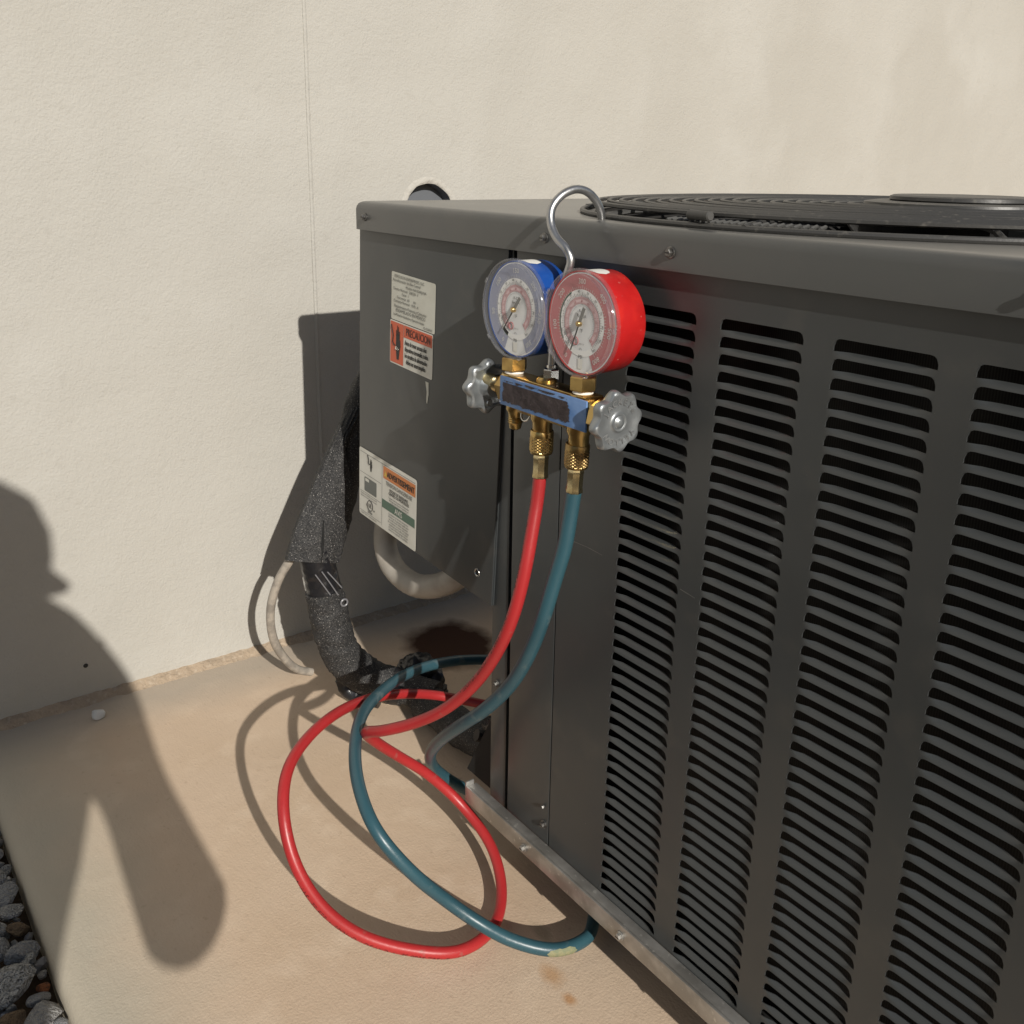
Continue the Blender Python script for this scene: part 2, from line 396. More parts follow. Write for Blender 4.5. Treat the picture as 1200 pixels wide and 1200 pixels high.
# gravel: every stone beside the slab is a part of the gravel bed
def make_gravel():
    mb = MB(); vs = []; nx, ny = 60, 16
    for i in range(nx+1):
        for j in range(ny+1):
            x = -.3+.9*i/nx; y = -.62+.252*j/ny
            vs.append((x, y, -.048+.006*noise.noise(Vector((x*30, y*30, 0)))))
    mb.poly(vs, [(i*(ny+1)+j, (i+1)*(ny+1)+j, (i+1)*(ny+1)+j+1, i*(ny+1)+j+1) for i in range(nx) for j in range(ny)], SOIL)
    bed = tag(mb.build('gravel_bed', smooth=60), kind='structure')
    protos = []
    rnd = random.Random(11)
    for mi, m in enumerate(STONES):
        for k in range(4 if mi < 2 else 3):
            t = bmesh.new(); bmesh.ops.create_icosphere(t, subdivisions=3, radius=1)
            ns = rnd.uniform(0, 90)
            # chip with random planes for angular faces
            pl = [(Vector((rnd.gauss(0, 1), rnd.gauss(0, 1), rnd.gauss(0, 1))).normalized(), rnd.uniform(.58, .85)) for _ in range(13)]
            for v in t.verts:
                d = v.co.normalized()*(1+.14*noise.noise(v.co*1.3+Vector((ns, 0, 0)))+.05*noise.noise(v.co*4+Vector((ns, 0, 0))))
                for nn, h in pl:
                    e = d.dot(nn)-h
                    if e > 0: d -= nn*e*.97
                v.co = Vector((d.x*1.1, d.y*.86, d.z*.62))
            b_ = MB(); b_.add(t, m); o = b_.build('stone', smooth=28); protos.append((o.data, mi)); bpy.data.objects.remove(o)
    bytype = {k: [d for d, mi in protos if mi == k] for k in range(5)}
    placed = []
    def put(x, y, z, s_, typ, rot=None):
        o = bpy.data.objects.new('stone', rnd.choice(bytype[typ])); col.objects.link(o); o.parent = bed
        o.location = (x, y, z); o.scale = (s_, s_, s_)
        o.rotation_euler = rot or (rnd.uniform(-.5, .5), rnd.uniform(-.5, .5), rnd.uniform(0, 6.28))
    # stones one can recognise in the photograph
    for (x, y, s_, typ) in ((.100, -.404, .024, 0), (.066, -.389, .016, 1), (.052, -.402, .013, 0), (-.012, -.388, .017, 1), (.150, -.386, .016, 2), (.036, -.384, .010, 3), (.118, -.3805, .0065, 4), (.140, -.408, .014, 3), (.027, -.402, .014, 0), (.081, -.3845, .009, 0), (.128, -.386, .010, 1), (.010, -.386, .012, 0)):
        placed.append((x, y, s_)); put(x, y, -.014, s_, typ)
    tries = 0
    while tries < 5200 and len(placed) < 280:
        tries += 1
        x = rnd.uniform(-.24, .34); y = rnd.uniform(-.50, -.377)
        s_ = rnd.choice((.007, .009, .011, .012, .014, .017)) if tries < 1800 else rnd.uniform(.005, .009)
        if y + s_*.62 > -.3720: continue
        if all((x-a)**2+(y-b_)**2 > (.78*(s_+c))**2 for a, b_, c in placed):
            placed.append((x, y, s_)); put(x, y, -.024+.010*rnd.random()+s_*.2, s_, rnd.choices(range(5), (6, 5, 2.4, .7, .12))[0])
    # small filler pebbles below
    f = MB()
    for k in range(700):
        x = rnd.uniform(-.3, .45); y = rnd.uniform(-.55, -.374); s_ = rnd.uniform(.003, .007)
        T = Matrix.Translation((x, y, -.032+.010*rnd.random())) @ Matrix.Rotation(rnd.uniform(0, 6), 4, 'Z') @ Matrix.Rotation(rnd.uniform(0, 3), 4, 'X')
        t = bmesh.new(); bmesh.ops.create_icosphere(t, subdivisions=1, radius=s_)
        for v in t.verts: v.co = Vector((v.co.x*1.2, v.co.y*.9, v.co.z*.7))*(1+.3*noise.noise(v.co*300+Vector((k, 0, 0))))
        f.add(t, STONES[rnd.choice((0, 0, 1, 1, 2, 3))], T)
    tag(f.build('pebbles', bed, smooth=0), kind='stuff')
make_gravel()
mb = MB(); t = bmesh.new(); bmesh.ops.create_icosphere(t, subdivisions=2, radius=.0075)
for v in t.verts: v.co *= 1+.35*noise.noise(v.co*180)
for v in t.verts: v.co.z *= .8
mb.add(t, CHIP); o = mb.build('stone_chip', smooth=25); o.location = (-.258, -.238, .004)
tag(o, 'small pale stone chip lying on the slab beside the wall', 'stone')

# ================================================================== air conditioner
LX, LY, H = .862, .56, .62
unit = empty('air_conditioner', (0, 0, 0))
tag(unit, 'dark grey outdoor air conditioning unit with louvred front on the tan slab', 'air conditioner')
SCREWM = M('weathered_screw', (.20, .195, .185), .4, .8, .5, [(300, .2, 3)], ((.10, .095, .09), 200, .45, .6))
def screw(parent, T, r_=.0042, m=None, washer=True):
    m = m or SCREWM; r_ *= .80
    s_ = MB()
    if washer: s_.lathe([(r_*1.45, 0), (r_*1.45, .0007), (r_*1.3, .001)], m, 16, T)
    s_.lathe([(r_, .0008), (r_, .0030), (r_*.8, .0036)], m, 6, T)
    s_.box((-r_*.7, -.0004, .0034), (r_*.7, .0004, .0038), DARK, 0, T)
    return s_.build('screw', parent, smooth=30)

# ---- lid with rounded skirt and a round fan opening
FX, FY, FR = .425, .287, .272
def rrect(x0, y0, x1, y1, r_, z, n=5):
    out = []
    for (cx, cy_, a0) in ((x1-r_, y0+r_, -90), (x1-r_, y1-r_, 0), (x0+r_, y1-r_, 90), (x0+r_, y0+r_, 180)):
        for k in range(n+1):
            a = R(a0+90*k/n); out.append(Vector((cx+r_*math.cos(a), cy_+r_*math.sin(a), z)))
    return out
LIDTOP = M('dust_and_sheen_lid_enamel', (.155, .150, .138), .38, 0, .6, [(700, .05, 2)], [((.125, .122, .114), 9, .42, .68), ((.20, .19, .17), 60, .6, .8)], .2)  # paler top: dust, plus the wall's reflection put into the colour
def make_lid():
    mb = MB(); loops = []
    for (ins, z) in ((.0015, .5935), (0, .593), (0, .6125), (.0007, .6155), (.0022, .6180), (.0048, .6195), (.0085, .620)):
        loops.append(rrect(-.003+ins, -.006+ins, LX-ins, LY-ins, .006, z))
    N = len(loops[0]); vs = [v for l in loops for v in l]
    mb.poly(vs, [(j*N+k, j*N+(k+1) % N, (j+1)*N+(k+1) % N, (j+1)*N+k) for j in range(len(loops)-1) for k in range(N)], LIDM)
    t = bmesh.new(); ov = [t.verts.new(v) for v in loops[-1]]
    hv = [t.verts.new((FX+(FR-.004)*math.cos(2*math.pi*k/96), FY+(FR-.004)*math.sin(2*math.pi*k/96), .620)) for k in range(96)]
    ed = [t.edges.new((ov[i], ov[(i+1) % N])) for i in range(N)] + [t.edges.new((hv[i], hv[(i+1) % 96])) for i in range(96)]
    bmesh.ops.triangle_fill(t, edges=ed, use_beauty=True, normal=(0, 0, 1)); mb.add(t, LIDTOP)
    ring = [(FX+(FR-.004)*math.cos(2*math.pi*k/96), FY+(FR-.004)*math.sin(2*math.pi*k/96)) for k in range(96)]
    mb.poly([(x, y, .620) for x, y in ring]+[(x, y, .585) for x, y in ring], [(k, (k+1) % 96, 96+(k+1) % 96, 96+k) for k in range(96)], DARK)
    bmesh.ops.remove_doubles(mb.bm, verts=mb.bm.verts[:], dist=.00002)
    lid = mb.build('lid', unit, smooth=40)
    for (x, z) in ((.0195, .6055), (.2980, .6050), (.4275, .6048), (.66, .6040), (.845, .6040)):
        screw(lid, FRONT((x, -.0062, z)), .0034)
    return lid
lid = make_lid()

# ---- fan guard: concentric wires, support wires, cap
def ringpts(r_, z, n=110): return [(FX+r_*math.cos(2*math.pi*k/n), FY+r_*math.sin(2*math.pi*k/n), z) for k in range(n)]
def dome(r_): return .6292 + .0012*(1-(r_/.27)**2) if r_ < .27 else .6292
def make_guard():
    g = empty('fan_guard', (0, 0, 0)); g.parent = unit
    mb = MB(); mb.tube(ringpts(FR+.006, .6218), .0021, GREYW, 8, True)
    mb.build('base_ring', g)
    r_ = .266
    while r_ > .055:
        mb = MB(); mb.tube(ringpts(r_, dome(r_)+random.uniform(-.0009, .0006)), .0018, GREYW, 6, True); mb.build('guard_wire', g); r_ -= random.uniform(.0098, .0112)
    for k in range(12):
        a = 2*math.pi*(k+.31)/12; ca, sa = math.cos(a), math.sin(a)
        pts = [(FX+q*ca, FY+q*sa, z) for q, z in ((.05, dome(.05)-.0038), (.15, dome(.15)-.0038), (.255, dome(.255)-.0038), (.270, .6235), (FR+.007, .6225))]
        mb = MB(); mb.tube(spline(pts, 4), .0021, GREYW, 6); mb.build('support_wire', g)
    mb = MB(); cx, cy_ = FX+.026, FY+.010
    mb.lathe([(.001, .6305), (.074, .6305), (.0755, .6315), (.075, .6335), (.068, .6345), (.001, .6348)], GREYW, 64, UP((cx, cy_, 0)))
    mb.build('motor_plate', g)
    mb = MB(); mb.lathe([(.001, .6345), (.0545, .6345), (.0560, .6355), (.0556, .6380), (.053, .6390), (.050, .6388), (.001, .6388)], GREYW, 64, UP((cx, cy_, 0)))
    mb.build('motor_cap', g)
    # rubber clip that holds the wire ring
    mb = MB(); p0, p1 = Vector((.424, .0120, .6282)), Vector((.446, .0085, .6280))
    mb.tube(spline([p0, p0.lerp(p1, .15), p0.lerp(p1, .85), p1], 3), [.0018]+[.0032]*8+[.0024], CLIP, 12); mb.build('wire_clip', g)
    for k in range(22):
        a = -math.pi*.5 + (k-4)*.0195
        mb = MB(); mb.tube([(FX+.264*math.cos(a), FY+.264*math.sin(a), .6250), (FX+(FR+.003)*math.cos(a), FY+(FR+.003)*math.sin(a), .6238)], .0012, BARM, 5)
        mb.build('spacer_bar', g)
BARM = M('spacer_plastic', (.09, .089, .085), .6)
GREYW = M('guard_wire_paint', (.048, .047, .045), .42, 0, .5, [(500, .1, 3)], ((.10, .095, .085), 160, .60, .72))
CLIP = M('guard_clip', (.07, .068, .064), .6)
make_guard()
# fan below the guard
fan = MB(); fan.lathe([(.001, .615), (.05, .615), (.05, .56), (.001, .56)], DARK, 32, UP((FX, FY, 0)))
for k in range(3):
    T = UP((FX, FY, .575)) @ Matrix.Rotation(2*math.pi*k/3, 4, 'Z') @ Matrix.Rotation(R(20), 4, 'X')
    fan.poly([(.04, -.05, 0), (.25, -.11, .0), (.255, .09, 0), (.04, .05, 0), (.04, -.05, .002), (.25, -.11, .002), (.255, .09, .002), (.04, .05, .002)], [(0, 1, 2, 3), (4, 5, 6, 7), (0, 1, 5, 4), (1, 2, 6, 5), (2, 3, 7, 6), (3, 0, 4, 7)], DARK, T)
fan.build('fan', unit)

# ---- louvre panel
COLX = [.3850, .4678, .5507, .6336, .7165]; CW = .0628; PIT = .0111; ZT = .5676; NL = 44
def louver_mesh():
    mb = MB(); xs = [0, .0012, .0028, .0050, .0085, .013, CW*.5, CW-.013, CW-.0085, CW-.0050, CW-.0028, CW-.0012, CW]; rc = .0046; zb = -.0072
    def edge(x):
        d = min(x, CW-x)
        return 0 if d >= rc else -(rc-math.sqrt(max(0, rc*rc-(rc-d)**2)))
    def dep(x):
        d = min(x/.011, (CW-x)/.013, 1); d = d*d*(3-2*d); return .0033*d
    t1 = [(x, 0, edge(x)) for x in xs]; n = len(xs)
    lipA = [(x, dep(x), zb) for x in xs]; lipB = [(x, dep(x)*.50, zb-.0012) for x in xs]; lipC = [(x, dep(x)*.14, zb-.0026) for x in xs]; lipD = [(x, 0, -PIT) for x in xs]
    mb.poly([(x, 0, 0) for x in xs if min(x, CW-x) <= rc+1e-6 or True]+t1, [(i, i+1, n+i+1, n+i) for i in range(n-1) if edge(xs[i]) < 0 or edge(xs[i+1]) < 0], GREY)
    vs = lipA+lipB+lipC+lipD
    mb.poly(vs, [(j*n+i, j*n+i+1, (j+1)*n+i+1, (j+1)*n+i) for j in range(3) for i in range(n-1)], GREY)
    # sheet thickness seen along the cut
    rim = t1+[(x, .0011, z) for (x, y, z) in t1]
    mb.poly(rim, [(i, i+1, n+i+1, n+i) for i in range(n-1)], GREY)
    mb.poly(lipA+[(x, y+.0010, z-.0003) for (x, y, z) in lipA], [(i, i+1, n+i+1, n+i) for i in range(n-1)], GREY)
    for x in (0, CW):
        mb.quad((x, 0, -rc), (x, .0011, -rc), (x, .0011, zb), (x, 0, zb), GREY)
    bmesh.ops.remove_doubles(mb.bm, verts=mb.bm.verts[:], dist=.00002)
    o = mb.build('louver', smooth=40); me = o.data; bpy.data.objects.remove(o); return me
def make_front():
    mb = MB(); z0, z1, x0, x1 = .0715, .612, .3175, LX-.014
    zt, zb = ZT, ZT-NL*PIT
    mb.quad((x0, 0, zt), (x1, 0, zt), (x1, 0, z1), (x0, 0, z1), GREY)
    mb.quad((x0, 0, z0), (x1, 0, z0), (x1, 0, zb), (x0, 0, zb), GREY)
    e = [x0]
    for c in COLX: e += [c, c+CW]
    e.append(x1)
    for i in range(0, len(e), 2): mb.quad((e[i], 0, zb), (e[i+1], 0, zb), (e[i+1], 0, zt), (e[i], 0, zt), GREY)
    mb.quad((x0, 0, z0), (x0, 0, z1), (x0, .018, z1), (x0, .018, z0), GREY)
    mb.recalc = False
    p = mb.build('louver_panel', unit, smooth=30)
    me = louver_mesh()
    for c in COLX:
        for k in range(NL):
            o = link('louver', me, p); o.location = (c, 0, ZT-k*PIT)
    return p
SCRATCHES = (((.3320, .3742), (.3540, .3750), (.3700, .3743)), ((.4500, .3770), (.4640, .3755)))
front = make_front()
SCR = M('scratch_primer', (.17, .165, .155), .6)
mb = MB()
for pts in SCRATCHES:
    for (a, b_) in zip(pts, pts[1:]):
        a, b_ = Vector((a[0], -.0004, a[1])), Vector((b_[0], -.0004, b_[1])); u_ = (b_-a).normalized(); n_ = Vector((-u_.z, 0, u_.x))*.00028
        mb.poly([a-n_, b_-n_*.6, b_+n_*.6, a+n_], [(0, 1, 2, 3)], SCR)
mb.build('paint_scratch', front, smooth=0)
# strip between the corner post and the louvre panel
mb = MB(); mb.box((.2560, -.0002, .0705), (.3160, .020, .612), GREY, .0009)
strip = mb.build('front_strip', unit)
screw(strip, FRONT((.3105, -.0003, .0985)), .0033); screw(strip, FRONT((.3105, -.0003, .117)), .0022, washer=False)
mb = MB(); mb.box((.2250, .0025, .066), (.2485, .0045, .612), GREY, .0006); mb.box((.2470, .0047, .066), (.2484, .026, .612), GREY); mb.box((.2250, .0045, .066), (.2265, .03, .612), GREY)
post = mb.build('corner_post', unit)
screw(post, FRONT((.2345, .0022, .2005)), .0030)
mb = MB(); mb.quad((.24, .0262, .07), (.32, .0262, .07), (.32, .0262, .612), (.24, .0262, .612), BLACK); mb.build('gap_backing', unit)
# coil behind the louvres
mb = MB(); mb.box((.30, .034, .060), (LX-.02, .055, .60), FINS); mb.quad((.30, .002, .0675), (LX-.02, .002, .0675), (LX-.02, .034, .0675), (.30, .034, .0675), BLACK); mb.build('coil', unit)
# closed sides, back, partition towards the service corner
mb = MB(); mb.box((.2487, .0275, .066), (.250, LY-.01, .60), DARK); mb.box((.2500, LY-.012, .066), (LX-.004, LY-.010, .60), GREY); mb.box((LX-.004, .004, .066), (LX-.002, LY-.010, .60), GREY); mb.box((LX-.0135, 0, .0705), (LX-.004, .003, .612), GREY)
mb.build('cabinet', unit)
# ---- control box and its cover (hung a little crooked)
mb = MB(); mb.box((.002, .004, .305), (.187, .17, .60), GREY, .002); mb.build('control_box', unit)
PT = axisT((-.0189, -.0008, .2899), (math.cos(R(-3.3)), 0, math.sin(R(-3.3))), (-math.sin(R(-3.3)), 0, math.cos(R(-3.3))), (0, -1, 0))
mb = MB(); mb.box((0, 0, -.0018), (.2470, .322, 0), GREY, .0007, PT)
mb.box((.2452, 0, -.016), (.2470, .322, -.0019), GREY, 0, PT); mb.box((0, .0003, -.012), (.2421, .0018, -.0019), GREY, 0, PT)
mb.lathe([(.0042, .0002), (.0040, .0007), (.0030, .0007), (.0026, .0003)], CHROME, 18, PT @ Matrix.Translation((.2235, .0235, 0)), cap=False)
mb.lathe([(.0001, .0002), (.0029, .0002)], BLACK, 18, PT @ Matrix.Translation((.2235, .0235, 0)), cap=False)
cover = mb.build('access_panel', unit)
# scrape of bare metal below the stickers
mb = MB(); mb.poly([(.1285, .1795, .0003), (.134, .1795, .0003), (.1345, .168, .0003), (.1325, .1585, .0003), (.1308, .160, .0003), (.1312, .170, .0003)], [(0, 1, 2, 3, 4, 5)], STKG, PT); mb.build('paint_scrape', cover)

def rounded(mb, x0, y0, x1, y1, r_, z, m, T, n=4):
    p_ = rrect(x0, y0, x1, y1, r_, z, n); mb.poly([tuple(v) for v in p_], [tuple(range(len(p_)))], m, T)
def LT(mb, x, y, s_, txt, m=INK, sx=1, align='LEFT', z=.0007):
    for k in range(3 if m is INK else 2): mb.text(txt, s_, m, PT @ Matrix.Translation((x+s_*.035*(k-.5), y, z+.00002*k)), align, sx)
# data label
mb = MB(); mb.recalc = True; x0, y0, x1, y1 = .0643, .2265, .1424, .2722
rounded(mb, x0, y0, x1, y1, .002, .0003, STKG, PT)
LT(mb, x0+.006, y1-.0048, .0040, 'FERGUSON ENTERPRISES, LLC', INKG)
LT(mb, x0+.003, y1-.0086, .0040, 'Acondicionador de Aire Central', INKG, .95)
LT(mb, x0+.027, y1-.0128, .0037, 'Modelo: RA1324AJ1NA', INKG, 1, 'LEFT')
LT(mb, x0+.004, y1-.0166, .0037, 'Tensión Nominal:  208/230  V', INKG)
LT(mb, x0+.020, y1-.0204, .0037, 'Fases:  1', INKG)
LT(mb, x0+.011, y1-.0242, .0037, 'Frecuencia:  60       Hz', INKG)
LT(mb, x0+.005, y1-.0280, .0037, 'Corriente Nominal:  10.75  A', INKG)
LT(mb, x0+.006, y1-.0330, .0042, 'Requerimiento Potencia y Consumo', INKG, .93)
LT(mb, x0+.009, y1-.0370, .0044, 'ENSAMBLADO EN MÉXICO', INKG)
LT(mb, x0+.005, y1-.0410, .0037, 'Lea Manual de Instalación y Operación Anexo', INKG, .8)
LT(mb, x1-.004, y1-.0444, .0032, '92-42580-03', INKG, .9, 'RIGHT')
o = mb.build('data_label', cover, smooth=0); o['label'] = 'white printed data label'
# precaution label
mb = MB(); x0, y0, x1, y1 = .0625, .1832, .1400, .2257
rounded(mb, x0, y0, x1, y1, .002, .0003, STK, PT)
mb.quad((x0+.0012, y0+.0014, .0005), (x0+.0255, y0+.0014, .0005), (x0+.0255, y1-.0012, .0005), (x0+.0012, y1-.0012, .0005), ORANGE, PT)
mb.quad((x0+.0262, y1-.0128, .0005), (x1-.0012, y1-.0128, .0005), (x1-.0012, y1-.0012, .0005), (x0+.0262, y1-.0012, .0005), ORANGE, PT)
LT(mb, (x0+.0262+x1)/2, y1-.0104, .0105, 'PRECAUCION', M('label_dark', (.05, .012, .01), .5), .66, 'CENTER')
for i, s_ in enumerate(('Antes de tener acceso a los', 'dispositivos terminales, todos', 'los circuitos de alimentación', 'deben ser interrumpidos.')):
    LT(mb, x0+.0285 if i < 3 else x0+.031, y1-.0195-i*.0061, .0066, s_, INK, .52)
# pictogram: hand and bolt
hand = [(.0135, .0055), (.0175, .0055), (.0188, .014), (.0205, .019), (.0200, .0245), (.0190, .0255), (.0192, .0335), (.0182, .0335), (.0176, .0270), (.0170, .0375), (.0160, .0375), (.0155, .0270), (.0150, .0385), (.0140, .0385), (.0138, .0265), (.0130, .0345), (.0122, .0340), (.0122, .0240), (.0118, .0180)]
mb.poly([(x0+x, y0+y, .0007) for x, y in hand], [tuple(range(len(hand)))], DARK, PT)
bolt = [(.0030, .0380), (.0048, .0335), (.0070, .0285), (.0064, .0250), (.0058, .0215), (.0085, .0190), (.0105, .0185)]
mb.tube([(x0+x, y0+y, .0007) for x, y in bolt], .0006, INK, 4, T=PT)
for k in range(3): mb.tube([(x0+.0118+k*.0022, y0+.0150, .0011), (x0+.0130+k*.0022, y0+.0180-.001*k, .0011)], .0004, STK, 4, T=PT)
o = mb.build('warning_label', cover, smooth=0); o['label'] = 'red and white precaution label with a hand pictogram'
# notice label at the lower corner
mb = MB(); x0, y0, x1, y1 = .0006, .0005, .1178, .0770
rounded(mb, x0, y0, x1, y1, .003, .0003, STK, PT)
xm = x0+.0490
for (a, b_, c, d) in ((x0+.002, y1-.0045, x1-.003, y1-.0041), (xm-.0002, y0+.003, xm+.0002, y1-.004), (x0+.002, y1-.0275, xm-.002, y1-.0271), (x0+.002, y1-.0490, xm-.002, y1-.0486), (x0+.002, y0+.0050, xm-.002, y0+.0054)):
    mb.quad((a, b_, .0005), (c, b_, .0005), (c, d, .0005), (a, d, .0005), INKG, PT)
for i in range(2): LT(mb, x0+.004, y1-.0515-i*.0028, .0026, 'Risque de choc électrique. Couper le courant', INKG, .72)
# small hand
sh = [(x*.42, y*.42) for x, y in hand]
mb.poly([(x0+.0175+x*1.25, y1-.0235+y*1.0, .0006) for x, y in sh], [tuple(range(len(sh)))], INK, PT)
mb.tube([(x0+.0165+x*.6, y1-.0235+y*.5, .0006) for x, y in bolt], .0005, INK, 4, T=PT)
rounded(mb, x0+.0115, y1-.0465, x0+.0375, y1-.0305, .0015, .0005, SLATE, PT)
mb.quad((x0+.0135, y1-.0350, .0006), (x0+.0215, y1-.0350, .0006), (x0+.0215, y1-.0318, .0006), (x0+.0135, y1-.0318, .0006), STK, PT)
# certification ring
cx, cy_ = x0+.024, y0+.0160
mb.tube([(cx+.0058*math.cos(a), cy_+.0058*math.sin(a), .0006) for a in [2*math.pi*k/24 for k in range(24)]], .0004, INK, 4, True, T=PT)
LT(mb, cx, cy_-.0022, .0065, 'UL', INK, .8, 'CENTER'); LT(mb, cx-.0085, cy_-.002, .0045, 'c', INK); LT(mb, cx+.0068, cy_-.004, .0038, 'us', INK)
LT(mb, cx, cy_-.0090, .0032, 'LISTED', INK, 1, 'CENTER'); LT(mb, x0+.004, y0+.0022, .0024, '92-23577-106-02   MADE IN MEXICO', INKG, .9)
mb.quad((xm+.0025, y1-.0190, .0005), (x1-.0025, y1-.0190, .0005), (x1-.0025, y1-.0058, .0005), (xm+.0025, y1-.0058, .0005), AMBER, PT)
LT(mb, (xm+x1)/2+.003, y1-.0158, .0092, 'ADVERTISSEMENT', INK, .72, 'CENTER')
tri = [(xm+.0040, y1-.0165), (xm+.0110, y1-.0165), (xm+.0075, y1-.0095)]
mb.poly([(x, y, .0007) for x, y in tri], [(0, 1, 2)], M('label_yellow', (.62, .40, .08), .5), PT)
LT(mb, (xm+x1)/2, y1-.0248, .0062, 'TENSION DANGEREUSE', INKG, .78, 'CENTER')
LT(mb, (xm+x1)/2, y1-.0300, .0046, 'RISQUE DE BLESSURES', INK, .80, 'CENTER'); LT(mb, (xm+x1)/2, y1-.0338, .0046, 'GRAVES OU MORTELLES', INK, .8, 'CENTER')
for i, s_ in enumerate(("Couper toutes les sources d'alimentation", "électrique avant d'ouvrir ce panneau ou", "de faire l'entretien de cet appareil.")):
    LT(mb, (xm+x1)/2, y1-.0376-i*.0027, .0030, s_, INKG, .8, 'CENTER')
mb.quad((xm+.0004, y0+.0245, .0005), (x1-.0028, y0+.0245, .0005), (x1-.0028, y0+.0340, .0005), (xm+.0004, y0+.0340, .0005), GREEN, PT)
LT(mb, (xm+x1)/2, y0+.0262, .0088, 'AVIS', STK, .85, 'CENTER')
for i, s_ in enumerate(("L'installation et l'entretien doivent être", "effectués par du personnel qualifié selon", "les codes locaux. Utiliser uniquement", "des conducteurs en cuivre. Voir la plaque", "signalétique pour le calibre du circuit", "et le type de fluide frigorigène. Ne pas", "obstruer les ouvertures de ventilation.")):
    LT(mb, (xm+x1)/2, y0+.0212-i*.0029, .0031, s_, INKG, .8, 'CENTER')
o = mb.build('notice_label', cover, smooth=0); o['label'] = 'white notice label with an orange and a green band'

# ---- base pan rail
BE = .2065
mb = MB()
mb.box((BE, -.0125, .0640), (LX+.002, -.0095, .0810), GALV, .0010)
mb.box((BE, -.0094, .0790), (LX+.002, -.0006, .0805), GALV, .0003)
mb.box((BE-.002, -.0122, .0645), (BE-.0001, -.0030, .0850), GALV, .0006)
mb.box((.215, .030, .0555), (LX, LY-.01, .0655), DARK, .001)
pan = mb.build('base_pan', unit)
for x in (.2980, .4240, .56, .72): screw(pan, FRONT((x, -.0126, .0715)), .0034, GALV)
for x in (.33, .79):
    for y in (.16, .5):
        mb = MB(); mb.lathe([(.024, -.002), (.024, .045), (.018, .056)], BLACK, 20, UP((x, y, 0))); mb.build('foot', unit)
# service valves in the open corner
for (x, y, z) in ((.168, .052, .088), (.150, .110, .115)):
    mb = MB(); mb.lathe([(.012, -.016), (.012, .016), (.008, .022)], TAPE, 12, UP((x, y, z))); mb.tube([(x-.03, y+.01, z), (x+.08, y+.01, z)], .0085, FOAM, 10)
    mb.tube([(x, y, z), (x-.006, y-.022, z+.010)], .0065, DARK, 10); mb.build('service_valve', unit)
mb = MB(); mb.poly([(.172, .012, .0718), (.2245, .012, .0718), (.2245, .012, .160), (.218, .012, .160), (.172, .014, .0718), (.2245, .014, .0718), (.2245, .014, .160), (.218, .014, .160)], [(0, 1, 2, 3), (4, 5, 6, 7), (0, 1, 5, 4), (1, 2, 6, 5), (2, 3, 7, 6), (3, 0, 4, 7)], BLACK); mb.build('black_corner_plate', unit)  # thin black wedge-shaped plate standing left of the post

# ================================================================== insulated line set
ls = empty('line_set', (-.10, 0, 0))
tag(ls, 'black foam wrapped refrigerant pipe running from behind the unit down to the slab', 'pipe')
def rel(o, parent): o.matrix_parent_inverse = parent.matrix_world.inverted(); return o
LSI = Matrix.Translation((.10, 0, 0))
def flap():
    left = spline([(-.040, .075, .475), (-.090, .047, .415), (-.1, .014, .356), (-.1, -.018, .296), (-.1, -.042, .248), (-.1, -.0525, .217)], 8)
    right = spline([(-.034, .080, .470), (-.083, .052, .400), (-.088, .021, .345), (-.085, .024, .297), (-.086, .017, .250), (-.088, .007, .204)], 8)
    mb = MB(); n = len(left); m_ = 14; vs = []
    for i in range(n):
        a, b_ = left[i], right[i]; nn = Vector((1, -.15, .25)).normalized()
        for j in range(m_+1):
            t_ = j/m_; q = a.lerp(b_, t_) + nn*(.010*math.sin(math.pi*t_)*(i/n)) + nn*.0022*noise.noise(Vector((i*.35, j*.6, 0)))
            vs.append(q)
        for j in range(m_+1):
            t_ = 1-j/m_; q = a.lerp(b_, t_) + nn*(.010*math.sin(math.pi*t_)*(i/n)) - nn*.009; vs.append(q)
    k = 2*(m_+1)
    fs = [(i*k+j, i*k+(j+1) % k, (i+1)*k+(j+1) % k, (i+1)*k+j) for i in range(n-1) for j in range(k)] + [tuple(range(k)), tuple((n-1)*k+j for j in range(k))]
    mb.poly(vs, fs, FOAM, LSI)
    # slit in the sleeve
    mb.tube([LSI @ Vector(q) for q in ((-.0855, -.012, .262), (-.0840, -.0145, .235), (-.0845, -.018, .2095))], [.0006, .0014, .0011], BLACK, 6)
    mb.build('foam_sleeve', ls, smooth=50)
flap()
def rough_tube(path, rad, m, name, amp=.0016, n=26, sc=60, slit=None):
    pts = spline(path, 9); fr = frames(pts); N = len(pts); vs = []
    rs = [rad]*N if not isinstance(rad, list) else [rad[min(len(rad)-1, int(i*len(rad)/N))]*(1-((i*len(rad)/N) % 1)) + rad[min(len(rad)-1, int(i*len(rad)/N)+1)]*((i*len(rad)/N) % 1) for i in range(N)]
    for q, (t_, a, b_), r_ in zip(pts, fr, rs):
        for k in range(n):
            an = 2*math.pi*k/n; d = a*math.cos(an)+b_*math.sin(an)
            p_ = q+d*r_; vs.append(p_+d*amp*noise.noise(p_*sc)+d*amp*.8*noise.noise(p_*sc*3.1)-d*amp*.9*max(0, 1-abs(noise.noise(Vector((p_.x*30, p_.y*30, p_.z*110))))*7))
    mb = MB(); fs = [(j*n+k, j*n+(k+1) % n, (j+1)*n+(k+1) % n, (j+1)*n+k) for j in range(N-1) for k in range(n)]+[tuple(range(n)), tuple((N-1)*n+k for k in range(n))]
    mb.poly(vs, fs, m, LSI); return mb.build(name, ls, smooth=50)
rough_tube([(.03, .09, .52), (-.06, .078, .46), (-.100, .054, .40), (-.108, .036, .33), (-.110, .018, .26), (-.110, .000, .21)], .019, FOAM, 'inner_sleeve')
